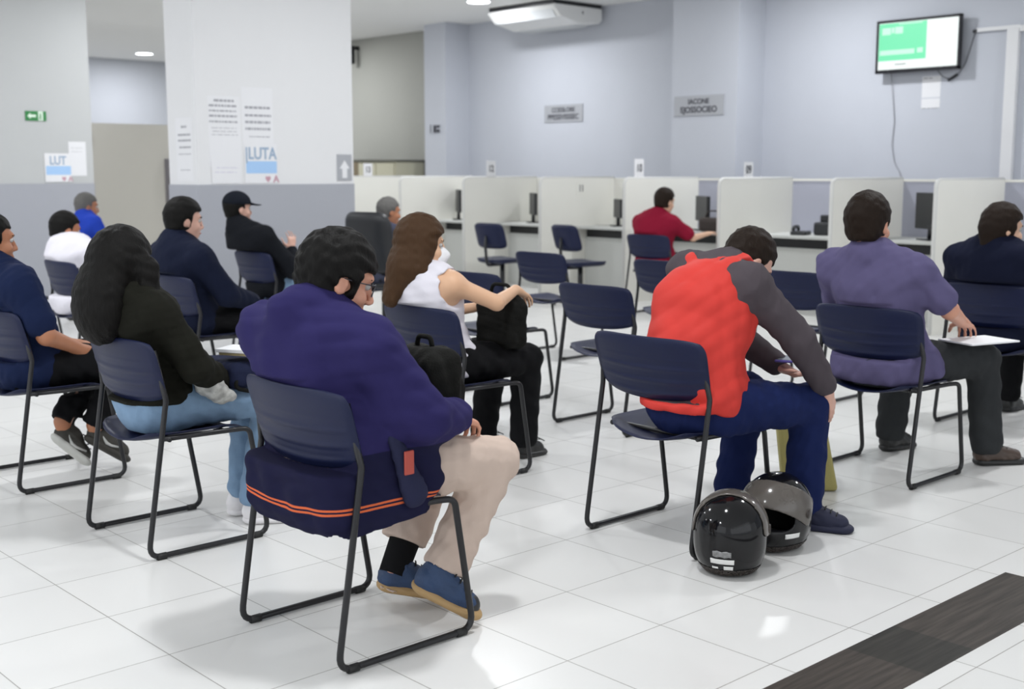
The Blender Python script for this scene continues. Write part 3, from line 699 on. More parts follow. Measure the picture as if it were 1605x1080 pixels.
def shoe(root, heel, toe, up, mu, ms, h=.006, sc=1.0, mark=None, toecap=None, side=1):
    heel, toe, up = V3(*heel), V3(*toe), V3(*up); d = toe-heel; L = np.linalg.norm(d); d /= L; up -= d*(up@d); up /= np.linalg.norm(up); lt = np.cross(d, up)
    lo = np.minimum(heel, toe)-.09-.05*np.abs(up); hi = np.maximum(heel, toe)+.09+.08*np.abs(up)
    S = SDF(lo, hi, h)
    S.cap(heel+d*.045+up*.050, toe-d*.060+up*.034, .040*sc, .036*sc, .02, lt, .95)
    S.cap(heel+d*.045+up*.048, heel+d*.050+up*.092, .043*sc, .038*sc, .02); S.cap(heel+d*.09+up*.075, toe-d*.10+up*.045, .034*sc, .030*sc, .03)
    S.cap(heel+d*.052+up*.12, heel+d*.052+up*.14, .030*sc, .032*sc, .004, mode='sub')
    S.cut(heel+up*.012, -up); S.fold(.0015, .03, 5, 0)
    o = S.mesh('shoe', mu, root)
    S = SDF(lo, hi, h); S.cap(heel+d*.046+up*.016, toe-d*.050+up*.014, .046*sc, .049*sc, .01, up, 2.2); S.cap(heel+d*.046+up*.022, heel+d*.09+up*.020, .045*sc, .042*sc, .01, up, 2.2)
    S.mesh('sole', ms, o)
    bm = bmesh.new()
    for q in range(4):
        a = heel+d*(.115+.022*q)+up*(.102-.011*q); add_tube(bm, [a-lt*.024, a+up*.005, a+lt*.024], .0028, 6)
    obj('laces', bm, M_GLIDE if mark is None else M_INK, o, True)
    if mark is not None:
        for sd in (-1, 1):
            bm = bmesh.new(); q = lambda a, b, w: heel+d*a+up*b+lt*sd*w*sc
            add_tube(bm, [q(.17, .048, .036), q(.12, .034, .042), q(.095, .035, .0425), (q(.07, .05, .042)), q(.04, .075, .040)], [.005, .007, .008, .004, .001], 8)
            obj('side_mark', bm, mark, o, True)
    if toecap is not None:
        S = SDF(lo, hi, h); S.cap(toe-d*.058+up*.032, toe-d*.056+up*.030, .037*sc, .037*sc, .01); S.cut(heel+up*.014, -up); S.cut(toe-d*.065, -d); S.mesh('toe_cap', toecap, o)
    return o
def torso(S, J, off, g, gf=1.0, neck=True, arms=True, shr=.062):
    pe, wa, ch, ne, sr, sl = (J[k] for k in ('pelvis', 'waist', 'chest', 'neck', 'shR', 'shL'))
    sd = sr-sl; sd = sd/np.linalg.norm(sd); sp = ch-wa; sp /= np.linalg.norm(sp); n = np.cross(sd, sp); n /= np.linalg.norm(n); n0 = V3(0, 1, 0)
    S.cap(pe-sd*.045, pe+sd*.045, .122*g+off, .122*g+off, .04, n0, 1.08/gf)
    S.cap(pe, wa, .150*g+off, .146*g+off, .05, n, 1.30/gf)
    S.cap(wa, ch, .146*g+off, .160*g+off, .05, n, 1.38/gf)
    S.cap(ch-sd*.05, ch+sd*.05, .118*g+off, .118*g+off, .06, n, 1.1)
    mid = (sr+sl)/2
    S.cap(sl, sr, shr+off, shr+off, .05)
    S.cap(sl*.75+mid*.25, ne, shr*.8+off, .052+off, .05); S.cap(sr*.75+mid*.25, ne, shr*.8+off, .052+off, .05)
def press(S, slab=True, e=0.0):
    """flatten what leans on the backrest and what sits on the seat"""
    w = S.win((-.30, -.6, .50), (.30, -.10, .90))
    if w:
        w, X, Y, Z = w; t = np.clip((Z-.57)/.24, 0, 1)
        d = np.maximum(np.maximum(Y-e-(-.186+.035*(X/.27)**2-.060*t), np.abs(Z-.69)-.128-e), np.abs(X)-.285)
        S.put(w, d.astype(np.float32), .012, 'sub')
    if slab: S.box((0, -.03, .395), (.236, .20, .035), .004, .003, mode='sub')
def person(loc, label, over=None, g=1.0, gf=1.0, hs=1.0, yaw=0, pitch=8, roll=0, skinm=SK_TAN, hairmat=H_BLACK, h=.011, fem=False,
           top=None, trousers=None, hairkw=None, shoes=None, hands=None, seat=True, hemR=.045, hemL=.045, offt=.014, offp=.014, sleeve='long', topname='shirt', foldt=.004, foldp=.004, bare=False):
    J = {k: V3(*v) for k, v in {**DEF, **(over or {})}.items()}
    fr = frame_head(yaw, pitch, roll); s, f, u = fr; c = J['head']; a_ = .86 if fem else 1.0
    root_pts = np.array(list(J.values())); lo, hi = root_pts.min(0)-.26, root_pts.max(0)+.26; lo[2] = max(-.01, lo[2]-.0)
    S = SDF(lo, hi, h)
    torso(S, J, -.004, g, gf)
    S.cap(J['neck']-V3(0, 0, .02), c-u*.05*hs-f*.02*hs, .056*a_, .052*a_, .03)
    for q in 'RL':
        S.cap(J['sh'+q], J['el'+q], .050*a_, .041*a_, .03); S.cap(J['el'+q], J['wr'+q], .041*a_, .027*a_, .015)
        S.cap(J['hip'+q], J['kn'+q], .080*g, .056, .03); S.cap(J['kn'+q], J['an'+q], .055, .036, .02)
        m_ = J['kn'+q]*.65+J['an'+q]*.35; S.cap(m_, m_*.7+J['an'+q]*.3, .050, .042, .02)
        hd = (hands or {}).get(q)
        w = J['wr'+q]; dflt = w-J['el'+q]
        if hd is None: hd = dict(d=dflt, n=(0, 0, -1), curl=.5)
        hand(S, w, hd['d'], hd['n'], (1 if q == 'R' else -1)*hd.get('side', 1), hd.get('curl', .5), sc=.92 if fem else 1.0, fan=hd.get('fan', 1.0))
        if shoes and q in shoes:
            he, to = V3(*shoes[q][0]), V3(*shoes[q][1]); d = (to-he)/np.linalg.norm(to-he); up = V3(*shoes[q][2]) if len(shoes[q]) > 2 else V3(0, 0, 1)
            S.cap(he+d*.05+up*.045, to-d*.07+up*.035, .028, .024, .02); S.cap(J['an'+q], he+d*.05+up*.05, .036, .030, .02)
    if seat: press(S, True, .014)
    head_sdf(S, c, fr, hs)
    root = S.mesh('person', skinm); root.location = loc; tag(root, label, 'person')
    face_parts(root, c, fr, hs, hairmat, h)
    if hairkw is not False: hair(root, c, fr, hs, hairmat, max(.006, h*.8), **(hairkw or {}))
    # upper garment
    if top is not None:
        S = SDF(lo, hi, h); torso(S, J, offt, g, gf, shr=.060*a_+.002)
        S.cap(J['neck']-V3(0, 0, .01), J['neck']*.6+(c-u*.06-f*.02)*.4, .062*a_+offt*.5, .058*a_+offt*.4, .03)
        for q in 'RL':
            if sleeve == 'none': continue
            sh, el, wr = J['sh'+q], J['el'+q], J['wr'+q]
            if sleeve == 'short': S.cap(sh, sh+(el-sh)*.72, .056*a_+offt, .054*a_+offt, .035)
            else: S.cap(sh, el, .054*a_+offt, .045*a_+offt*1.1, .035); S.cap(el, el+(wr-el)*.93, .046*a_+offt, .034*a_+offt*.8, .015)
        if sleeve == 'none':
            for q in 'RL': S.cap(J['sh'+q]*1.0+(J['sh'+q]-J['neck'])*.12, J['sh'+q]+(J['sh'+q]-J['neck'])*.5-V3(0, 0, .02), .085, .09, .01, mode='sub')
        if callable(foldt): foldt(S, J)
        else: S.fold(foldt, .075, 7)
        if seat: press(S, topname != 'jacket')
        S.mesh(topname, top, root)
    if trousers is not None:
        S = SDF(lo, hi, h); pe = J['pelvis']
        S.cap(pe-V3(.045, 0, .0), pe+V3(.045, 0, 0), .122*g+offp*.6, .122*g+offp*.6, .04, V3(0, 1, 0), 1.08/gf)
        S.cap(pe, pe+(J['waist']-pe)*.6, .150*g+offp*.8, .148*g+offp*.8, .05, V3(0, 1, 0), 1.30/gf)
        trims = []
        for q in 'RL':
            S.cap(J['hip'+q], J['kn'+q], .084*g+offp, .058+offp, .03); an = J['an'+q]; kn = J['kn'+q]
            S.cap(kn, an, .057+offp, .040+offp*1.6, .02)
            d = (an-kn)/np.linalg.norm(an-kn); t_ = hemR if q == 'R' else hemL; trims.append((an+d*t_, d))
        S.box(pe+V3(0, 0, .29), (.4, .4, .19), .01, .01, mode='sub')
        S.fold(foldp, .08, 11)
        for c_, d_ in trims: S.trim(c_, d_, .105, .16)
        if seat: press(S)
        S.mesh('trousers', trousers, root)
    return root, J, fr
def tuft(*a): return a

# --- man in the foreground, purple-blue jacket and beige trousers
M_BEIGE = cloth('beige_cotton', (.58, .46, .39), var=.04)
def jacket_material():
    m, N, L, b = new_mat('purple_blue_jacket_cloth'); b.inputs['Roughness'].default_value = .85; b.inputs['Specular IOR Level'].default_value = .1
    tc = N.new('ShaderNodeTexCoord'); sp = N.new('ShaderNodeSeparateXYZ'); L.new(tc.outputs['Object'], sp.inputs[0])
    def mth(op, a, v=None):
        n = N.new('ShaderNodeMath'); n.operation = op; L.new(a, n.inputs[0])
        if isinstance(v, (int, float)): n.inputs[1].default_value = v
        elif v is not None: L.new(v, n.inputs[1])
        return n.outputs[0]
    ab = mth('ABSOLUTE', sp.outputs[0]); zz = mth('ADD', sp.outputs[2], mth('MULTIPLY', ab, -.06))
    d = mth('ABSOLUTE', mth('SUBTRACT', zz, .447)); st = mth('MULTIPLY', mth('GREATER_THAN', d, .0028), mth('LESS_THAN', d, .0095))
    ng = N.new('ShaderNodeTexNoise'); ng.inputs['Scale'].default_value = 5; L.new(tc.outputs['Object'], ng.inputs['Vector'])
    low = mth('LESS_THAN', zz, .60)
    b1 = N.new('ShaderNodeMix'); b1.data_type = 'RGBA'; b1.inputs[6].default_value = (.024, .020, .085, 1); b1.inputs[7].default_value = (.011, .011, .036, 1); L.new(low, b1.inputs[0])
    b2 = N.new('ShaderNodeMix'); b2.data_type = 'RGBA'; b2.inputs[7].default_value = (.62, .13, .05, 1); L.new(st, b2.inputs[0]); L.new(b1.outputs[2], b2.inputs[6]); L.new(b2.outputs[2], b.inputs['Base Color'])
    return m
def jacket_extra(S, J):
    S.box((0, -.050, .56), (.256, .212, .21), .10, .05)          # the loose hem over the seat

    S.cap((.20, -.03, .86), (.27, .0, .72), .075, .07, .04)
    S.cap((.235, .06, .64), (.24, .11, .50), .035, .045, .03, V3(1, 0, 0), 1.3)   # loose right front panel
    S.cap((.0, -.20, 1.0), (.0, -.15, 1.01), .075, .075, .03)
    S.fold(.005, .10, 21)
    S.cut((0, -.25, .362), (0, .11, -1))
    S.box((0, 0, .292), (.216, .220, .176), .01, .004, mode='sub')      # room for the seat under it
    S.box((0, .20, .40), (.4, .07, .07), .01, .01, mode='sub')
P1, J, fr = person((-2.968, 2.085, 0), 'seated man in a purple-blue jacket with orange hem stripes and beige trousers, nearest the camera',
    dict(pelvis=(0, -.07, .56), waist=(0, -.09, .70), chest=(0, -.115, .85), neck=(.0, -.125, .985), head=(.005, -.05, 1.085), shR=(.205, -.075, .905), shL=(-.20, -.17, .925),
         elR=(.29, .05, .70), elL=(-.27, .02, .70), wrR=(.17, .27, .655), wrL=(-.06, .28, .66), knR=(.14, .45, .485), knL=(-.13, .44, .49), anR=(.12, .235, .135), anL=(-.09, .215, .115)),
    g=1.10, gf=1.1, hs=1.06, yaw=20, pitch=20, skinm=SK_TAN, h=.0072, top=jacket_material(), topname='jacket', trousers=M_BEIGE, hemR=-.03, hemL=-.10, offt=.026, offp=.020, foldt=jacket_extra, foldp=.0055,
    hands=dict(R=dict(d=(-.35, .75, -.25), n=(-.2, -.2, -1), curl=.9), L=dict(d=(.5, .8, -.2), n=(0, 0, -1), curl=.8)),
    hairkw=dict(vol=.010, face_u=.050, face_f=.045, low=-.075, rough=.0035), shoes=dict(R=[(.07, .155, .115), (.235, .305, .012), (.35, .35, .87)], L=[(-.13, .17, .055), (.02, .37, .012), (.05, .05, 1)]))
MB = mat('blue_sneaker_fabric', (.022, .05, .12), .6, bump=.2, scale=200, var=.3, vscale=25); MT = mat('tan_rubber', (.42, .27, .12), .6, bump=.2, scale=60)
shoe(P1, (.07, .155, .115), (.235, .305, .012), (.35, .35, .87), MB, MT, toecap=mat('black_sneaker_toe', (.02, .02, .022), .5)); shoe(P1, (-.13, .17, .055), (.02, .37, .012), (.05, .05, 1), MB, MT, toecap=mat('black_sneaker_toe', (.02, .02, .022), .5))
for q in 'RL':
    an = J['an'+q]; d = (an-J['kn'+q])/np.linalg.norm(an-J['kn'+q]); tube('sock', [an-d*.17, an-d*.08, an+d*.012], [.054, .050, .047], M_SOCK, P1, 18)
s, f, u = fr; c = J['head']; P = lambda a, b, g: Vector(c+(s*a+f*b+u*g)*1.06)
bm = bmesh.new()
for a in (-1, 1):
    add_tube(bm, fillet([P(.010*a, .106, .022), P(.056*a, .094, .022), P(.054*a, .092, -.012), P(.014*a, .106, -.014), P(.010*a, .106, .022)], .008, 3), .0018, 6)
    add_tube(bm, [P(.056*a, .094, .018), P(.082*a, .03, .012), P(.084*a, -.012, .012)], .002, 6)
add_tube(bm, [P(-.010, .107, .014), P(.010, .107, .014)], .0018, 6)
obj('glasses', bm, mat('thin_metal_frame', (.06, .06, .07), .3, metal=.6), P1, True)
S = SDF((.20, -.14, .40), (.36, .12, .74), .006); S.cap((.262, -.05, .67), (.268, .025, .48), .020, .044, .02, V3(1, 0, 0), 1.8); S.fold(.003, .05, 4)
pk = S.mesh('hanging_strap', cloth('navy_strap_cloth', (.022, .024, .055)), P1)
bm = bmesh.new(); add_box(bm, .286, .2925, -.028, .006, .545, .615, .003); obj('red_patch', bm, mat('red_patch_cloth', (.42, .07, .05), .7), pk)

# --- man in red vest bending forward
M_RED = cloth('red_vest_fabric', (.56, .045, .036), .6, .05); M_HOOD = cloth('dark_grey_hoodie', (.070, .058, .066)); M_NJ = cloth('navy_blue_trousers', (.009, .016, .070))
def hood(S, J):
    S.fold(.003, .09, 31); S.cut((0, 0, .525), (0, 0, -1))
P2, J, fr = person((-2.943, 3.605, 0), 'seated man in a red vest over grey sleeves, bending forward over his knees',
    dict(pelvis=(.09, -.03, .56), waist=(.07, -.015, .71), chest=(.055, .06, .87), neck=(.06, .20, 1.03), head=(.065, .31, 1.05), shR=(.235, .10, .985), shL=(-.12, .17, 1.01),
         elR=(.345, .27, .77), elL=(-.06, .38, .76), wrR=(.375, .42, .575), wrL=(.12, .46, .63), hipR=(.2, .0, .53), hipL=(.02, 0, .53), knR=(.31, .41, .50), knL=(-.01, .44, .50), anR=(.29, .42, .10), anL=(-.06, .42, .10)),
    g=1.06, gf=1.2, yaw=22, pitch=48, hs=1.03, skinm=SK_PINK, hairmat=H_DBROWN, h=.008, top=M_HOOD, topname='hoodie', trousers=M_NJ, offt=.018, offp=.022, foldt=hood, foldp=.005,
    hands=dict(R=dict(d=(.05, .45, -.9), n=(-.9, -.3, -.1), curl=.35), L=dict(d=(.75, .2, -.3), n=(0, 0, 1), curl=1.0, side=-1)),
    shoes=dict(R=[(.25, .39, .0), (.475, .50, .0)], L=[(-.09, .37, 0), (-.03, .60, 0)]), hairkw=dict(vol=.0))
S = SDF((-.25, -.3, .45), (.45, .45, 1.15), .008)
torso(S, {**J, 'shR': J['neck']+(J['shR']-J['neck'])*.62, 'shL': J['neck']+(J['shL']-J['neck'])*.62}, .036, 1.06, 1.2, shr=.048); S.cut((0, -.1, .515), (0, -.15, -1)); press(S)
S.cap((.03, .22, 1.09), (.08, .40, 1.12), .125, .15, .01, mode='sub'); S.cap((.245, .15, 1.0), (.37, .25, .80), .090, .08, .02, mode='sub'); S.cap((-.17, .22, 1.05), (-.12, .40, .80), .085, .08, .02, mode='sub')
S.fold(.006, .11, 33); S.mesh('vest', M_RED, P2)
MS2 = mat('dark_blue_suede', (.008, .010, .035), .7)
shoe(P2, (.25, .39, .0), (.475, .50, .0), (0, 0, 1), MS2, MS2); shoe(P2, (-.09, .37, 0), (-.03, .60, 0), (0, 0, 1), MS2, MS2)

# --- man in purple-grey shirt seen from behind
M_PURP = cloth('purple_grey_shirt_cotton', (.105, .092, .185), .85, .06); M_CHAR = cloth('charcoal_trousers', (.030, .032, .034))
def tail(S, J):
    S.box((.0, -.05, .53), (.205, .16, .09), .06, .05); S.cap((.17, -.06, .62), (.21, .02, .52), .07, .06, .03); S.fold(.005, .09, 41)
    S.box((0, 0, .33), (.236, .215, .112), .01, .004, mode='sub')
P3, J, fr = person((-2.918, 5.085, 0), 'seated man in a purple-grey shirt and charcoal trousers, seen from behind',
    dict(pelvis=(.02, -.08, .56), waist=(.015, -.10, .72), chest=(.01, -.135, .89), neck=(0, -.21, 1.045), head=(-.01, -.205, 1.165), shR=(.19, -.14, .965), shL=(-.20, -.17, .965),
         elR=(.29, .0, .79), elL=(-.27, .0, .74), wrR=(.24, .22, .715), wrL=(-.13, .22, .66), knR=(.25, .42, .52), knL=(-.16, .40, .51), anR=(.27, .47, .11), anL=(-.20, .40, .11)),
    g=1.10, gf=1.1, yaw=-4, pitch=6, hs=1.10, skinm=SK_TAN, hairmat=H_DBROWN, h=.0085, top=M_PURP, trousers=M_CHAR, offt=.020, offp=.022, sleeve='short', foldt=tail,
    shoes=dict(R=[(.23, .43, 0), (.375, .66, 0)], L=[(-.22, .36, 0), (-.18, .60, 0)]), hairkw=dict(vol=.004, low=-.07))
MBR = mat('brown_leather_shoe', (.06, .038, .028), .45); MSB = mat('black_leather_shoe', (.012, .012, .012), .4)
shoe(P3, (.23, .43, 0), (.375, .66, 0), (0, 0, 1), MBR, MSB); shoe(P3, (-.22, .36, 0), (-.18, .60, 0), (0, 0, 1), MSB, MSB)

# --- woman in dark navy at the right edge
P4, J, fr = person((-3.06, 6.56, 0), 'seated woman in a dark navy blazer at the right edge, dark hair tied back',
    dict(pelvis=(.0, -.09, .55), chest=(.02, -.19, .88), waist=(.01, -.14, .71), neck=(.04, -.24, 1.01), head=(.06, -.22, 1.10), shR=(.22, -.20, .935), shL=(-.17, -.24, .935), elR=(.29, -.05, .72), elL=(-.25, -.1, .70)),
    g=1.10, gf=1.15, yaw=38, pitch=10, skinm=SK_FAIR, hairmat=H_DBROWN, h=.011, fem=True, top=cloth('dark_navy_blazer', (.006, .008, .022)), topname='blazer', trousers=cloth('black_trousers', (.006, .006, .007)), offt=.024,
    hairkw=dict(vol=.008, locks=[((.02, -.30, 1.10), (.02, -.31, 1.02), .05, .035, (0, 1, 0), 1.2)], ears=False, low=-.08, face_f=.04), shoes=dict(R=[(.10, .32, 0), (.12, .55, 0)], L=[(-.14, .32, 0), (-.12, .55, 0)]))
for q in ([(.10, .32, 0), (.12, .55, 0)], [(-.14, .32, 0), (-.12, .55, 0)]): shoe(P4, *q, (0, 0, 1), MSB, MSB, h=.009)

# --- woman in the white sleeveless top, long brown hair
M_WHITE = cloth('white_cotton', (.72, .70, .76), var=.03)
def tank(S, J): S.box((0, -.07, .52), (.17, .15, .07), .05, .04); S.fold(.005, .08, 51); S.box((0, 0, .36), (.236, .232, .112), .01, .004, mode='sub')
P5, J, fr = person((-4.31, 3.61, 0), 'seated woman with long brown hair in a white sleeveless top, arm on a black bag',
    dict(pelvis=(0, -.08, .55), waist=(0, -.13, .70), chest=(.0, -.165, .85), neck=(.0, -.205, .965), head=(.0, -.185, 1.07), shR=(.165, -.145, .905), shL=(-.165, -.20, .905), elR=(.255, .04, .815), elL=(-.22, 0, .72),
         wrR=(.16, .245, .855), wrL=(-.06, .22, .76), knR=(.08, .39, .505), knL=(-.14, .37, .505), anR=(.05, .40, .11), anL=(-.20, .36, .11)),
    g=.98, gf=1.05, yaw=30, pitch=4, skinm=mat('light_skin', (.66, .40, .25), .5, var=.05), hairmat=H_BROWN, h=.0085, fem=True, top=M_WHITE, topname='sleeveless_top', trousers=cloth('black_trousers', (.006, .006, .007)), sleeve='none', foldt=tank, offt=.012, offp=.018,
    hands=dict(R=dict(d=(-.2, .8, -.35), n=(0, -.3, -1), curl=.6), L=dict(d=(.3, .8, 0), n=(0, 0, -1), curl=.5)),
    hairkw=dict(vol=.014, ears=False, low=-.10, face_f=.0, locks=[((.0, -.19, 1.10), (-.02, -.27, .98), .085, .085, (0, 1, 0), 1.2), ((-.02, -.27, .98), (-.05, -.33, .84), .085, .045, (0, 1, 0), 1.3), ((.05, -.20, 1.08), (.06, -.24, .97), .04, .04, (0, 1, 0), 1)], lo=V3(-.2, -.45, .76), hi=V3(.2, .05, 1.25)),
    shoes=dict(R=[(.03, .36, 0), (.03, .57, 0)], L=[(-.22, .31, 0), (-.22, .52, 0)]))
for q in ([(.03, .36, 0), (.03, .57, 0)], [(-.22, .31, 0), (-.22, .52, 0)]): shoe(P5, *q, (0, 0, 1), MSB, MSB, h=.008)
s, f, u = fr; c = J['head']; S = SDF(c-.16, c+.16, .007); S.ell(c+f*.055-u*.048, (.056, .066, .056), .01, [s, f, u]); S.cut(c+f*.04, -f); S.cap(c+f*.09-u*.02, c+f*.115-u*.035, .02, .018, .02)
S.mesh('face_mask', M_PAPER, P5)

# --- woman with long black hair
M_JEAN = mat('light_blue_denim', (.17, .27, .40), .85, bump=.2, scale=300, var=.25, vscale=14); M_BLK = cloth('black_knit', (.010, .010, .007))
P6, J, fr = person((-4.272, 2.16, 0), 'seated woman with long black hair, black top, light blue jeans and white sneakers',
    dict(pelvis=(0, -.08, .55), waist=(0, -.11, .69), chest=(0, -.14, .84), neck=(0, -.19, .955), head=(-.01, -.175, 1.055), shR=(.17, -.13, .89), shL=(-.17, -.16, .89), elR=(.235, -.01, .68), elL=(-.23, -.03, .68), wrR=(.12, .16, .60), wrL=(-.08, .18, .62),
         knR=(.11, .37, .51), knL=(-.08, .38, .515), anR=(.09, .29, .12), anL=(-.05, .32, .12)),
    g=.98, gf=1.05, yaw=-14, pitch=14, skinm=SK_FAIR, hairmat=H_BLACK, foldt=lambda S, J: (S.fold(.005, .08, 71), S.box((0, 0, .45), (.4, .5, .095), .01, .01, mode='sub')), h=.0085, fem=True, top=M_BLK, topname='black_top', trousers=M_JEAN, offt=.020, offp=.012,
    hairkw=dict(vol=.016, ears=False, low=-.10, locks=[((0, -.23, 1.05), (.0, -.27, .95), .10, .115, (0, 1, 0), 1.25), ((0, -.27, .95), (.0, -.275, .90), .115, .13, (0, 1, 0), 1.5), ((.09, -.12, 1.05), (.10, -.14, .88), .04, .045, (0, 1, 0), 1)], lo=V3(-.24, -.45, .68), hi=V3(.24, .05, 1.28)),
    shoes=dict(R=[(.06, .25, 0), (.17, .45, 0)], L=[(-.08, .26, 0), (-.02, .48, 0)]))
MWS = mat('white_sneaker', (.74, .72, .73), .5); 
for q in ([(.06, .25, 0), (.17, .45, 0)], [(-.08, .26, 0), (-.02, .48, 0)]): shoe(P6, *q, (0, 0, 1), MWS, MWS, h=.007, sc=.95)

# --- man in the navy polo at the left edge
P7, J, fr = person((-5.51, 2.16, 0), 'seated man in a navy polo shirt and black trousers at the left edge, ankles crossed',
    dict(head=(-.03, -.20, 1.095), neck=(-.01, -.21, .98), chest=(0, -.17, .85), shR=(.195, -.17, .915), shL=(-.18, -.19, .915), elR=(.265, -.09, .69), wrR=(.15, .11, .60), elL=(-.25, -.05, .69), wrL=(-.05, .15, .60),
         knR=(.12, .33, .53), knL=(-.10, .32, .53), anR=(.055, .20, .22), anL=(-.03, .08, .24)),
    g=1.06, gf=1.1, yaw=4, pitch=4, skinm=SK_BROWN, h=.0085, top=cloth('navy_polo_knit', (.009, .016, .052)), topname='polo_shirt', trousers=cloth('black_trousers', (.006, .006, .007)), sleeve='short', hemR=0, hemL=0, offt=.020, offp=.014,
    hands=dict(R=dict(d=(-.4, .7, -.1), n=(0, 0, -1), curl=.5), L=dict(d=(.4, .7, 0), n=(0, 0, -1), curl=.5)),
    shoes=dict(R=[(.035, .145, .155), (.085, .345, .015), (0, .55, .83)], L=[(-.05, .02, .17), (.02, .175, .012), (0, .7, .7)]))
MK = mat('dark_grey_sneaker', (.035, .032, .026), .7, bump=.2, scale=200); MSW = mat('pale_grey_print', (.45, .45, .43), .5); MSO = mat('pale_rubber_sole', (.50, .50, .47), .6)
shoe(P7, (.035, .145, .155), (.085, .345, .015), (0, .55, .83), MK, MK, mark=MSW); shoe(P7, (-.05, .02, .17), (.02, .175, .012), (0, .7, .7), MK, MSO, mark=MSW)

# --- farther people
SH0 = dict(R=[(.10, .31, 0), (.14, .56, 0)], L=[(-.14, .31, 0), (-.12, .56, 0)])
def far_person(loc, label, over, shoem=MSB, **kw):
    kw.setdefault('h', .0125); r, J, fr = person(loc, label, over, shoes=SH0, **kw)
    for q in 'RL': shoe(r, *SH0[q], (0, 0, 1), shoem, MSB, h=.01)
    return r, J, fr
far_person((-8.20, 3.56, 0), 'seated person with black hair in a white shirt, second row on the left',
    dict(head=(-.13, -.10, 1.0), neck=(-.11, -.13, .90), chest=(-.06, -.09, .80), waist=(-.03, -.08, .68), shR=(.11, -.06, .85), shL=(-.27, -.10, .85)), top=M_WHITE, trousers=cloth('navy_trousers', (.012, .018, .045)), g=1.08, gf=1.25, offt=.022, pitch=14, yaw=6, skinm=SK_BROWN)
far_person((-11.02, 4.9, 0), 'seated person in a royal blue shirt, farthest on the left', dict(head=(-.02, -.10, 1.08)), top=cloth('royal_blue_cotton', (.02, .055, .42)), trousers=M_CHAR, skinm=SK_BROWN, hairmat=H_GREY, yaw=10)
far_person((-6.60, 3.56, 0), 'seated man in a dark navy suit in front of the big pillar, bare-headed',
    dict(head=(.01, -.105, 1.115), neck=(0, -.16, .99), shR=(.20, -.12, .90), shL=(-.19, -.14, .91), elR=(.26, .02, .69), wrR=(.13, .27, .62), knR=(.13, .42, .50)), top=cloth('dark_navy_suit', (.007, .010, .026)), topname='suit_jacket', trousers=cloth('black_trousers', (.006, .006, .007)), offt=.026, g=1.05, yaw=16, pitch=6, skinm=SK_PINK, hairkw=dict(vol=.010))
r, J, fr = far_person((-8.15, 5.03, 0), 'seated man in black with a dark baseball cap and light blue jeans, one hand raised',
    dict(head=(-.08, -.27, 1.12), neck=(-.06, -.29, 1.0), chest=(-.02, -.22, .86), waist=(0, -.15, .70), shR=(.17, -.20, .92), shL=(-.19, -.22, .92), elR=(.25, .0, .66), wrR=(.14, .06, .80), knR=(.14, .40, .56)), top=cloth('black_cotton', (.007, .008, .011)), trousers=M_JEAN,
    yaw=6, pitch=2, skinm=SK_PINK, hands=dict(R=dict(d=(-.1, .1, 1), n=(-1, 0, 0), curl=.4)), offt=.022)
s, f, u = fr; c = J['head']; S = SDF(c-.2, c+.24, .009); S.ell(c+u*.045-f*.01, (.094, .112, .098), .01, [s, f, u]); S.cut(c+u*.040, -u); S.cap(c+u*.045+f*.10, c+u*.038+f*.15, .055, .05, .01, u, 7)
S.mesh('baseball_cap', cloth('black_navy_cap', (.008, .010, .016)), r)
far_person((-8.45, 6.30, 0), 'seated grey-haired man in a slate jacket on the black high-backed chair', dict(head=(-.06, .10, 1.055), neck=(-.04, -.03, .95), chest=(0, -.07, .83), shR=(.17, -.02, .88), shL=(-.2, -.06, .88)), top=cloth('slate_jacket', (.06, .065, .10)), trousers=M_CHAR, hairmat=H_GREY, skinm=SK_BROWN, yaw=14, pitch=8, seat=False)
far_person((-7.80, 9.20, 0), 'seated woman in a maroon shirt at the counter, seen from behind',
    dict(head=(.09, -.06, 1.115), neck=(.06, -.11, .985), chest=(.02, -.12, .85), shR=(.21, -.08, .91), shL=(-.16, -.13, .91), elR=(.32, .10, .77), wrR=(.30, .35, .80)), top=cloth('maroon_cotton', (.22, .008, .028)), trousers=M_CHAR, sleeve='short', g=1.12, gf=1.1, fem=True, hairmat=H_DBROWN, skinm=SK_FAIR, yaw=6, pitch=12, offt=.022, hairkw=dict(vol=.006))

# ------------------------------------------------------------ things people hold, bags
def soft(name, loc, label, cat, build, m, lo, hi, h=.008, fold=.004, seed=1):
    S = SDF(lo, hi, h); build(S); S.fold(fold, .07, seed); o = S.mesh(name, m); o.location = loc; return tag(o, label, cat)
M_BAG = mat('black_bag_fabric', (.006, .006, .005), .8, spec=.15, bump=.25, scale=160)
def bp(S):
    S.box((0, 0, .14), (.12, .075, .14), .05, .02); S.box((.0, .07, .10), (.095, .03, .08), .03, .02)
R_ = soft('backpack', (-2.93, 2.335, .585), 'black backpack on the lap of the man in the purple-blue jacket', 'bag', bp, M_BAG, (-.2, -.15, -.05), (.2, .18, .36), seed=61)
tube('strap', fillet([(-.05, -.075, .25), (-.05, -.12, .17), (-.05, -.08, .04)], .05), .011, M_BAG, R_); tube('carry_loop', fillet([(-.04, 0, .27), (-.03, 0, .31), (.03, 0, .31), (.04, 0, .27)], .02), .008, M_BAG, R_)
o = soft('handbag', (-4.23, 3.84, .575), 'black handbag on the lap of the woman in the white sleeveless top', 'bag', lambda S: (S.box((0, 0, .12), (.13, .07, .12), .045, .02), S.cap((.04, 0, .2), (.06, 0, .25), .05, .03, .04)), M_BAG, (-.2, -.13, -.03), (.2, .13, .3), seed=62)
tube('handle', fillet([(-.08, 0, .2), (-.07, 0, .30), (.05, 0, .30), (.08, 0, .22)], .04), .009, M_BAG, o)
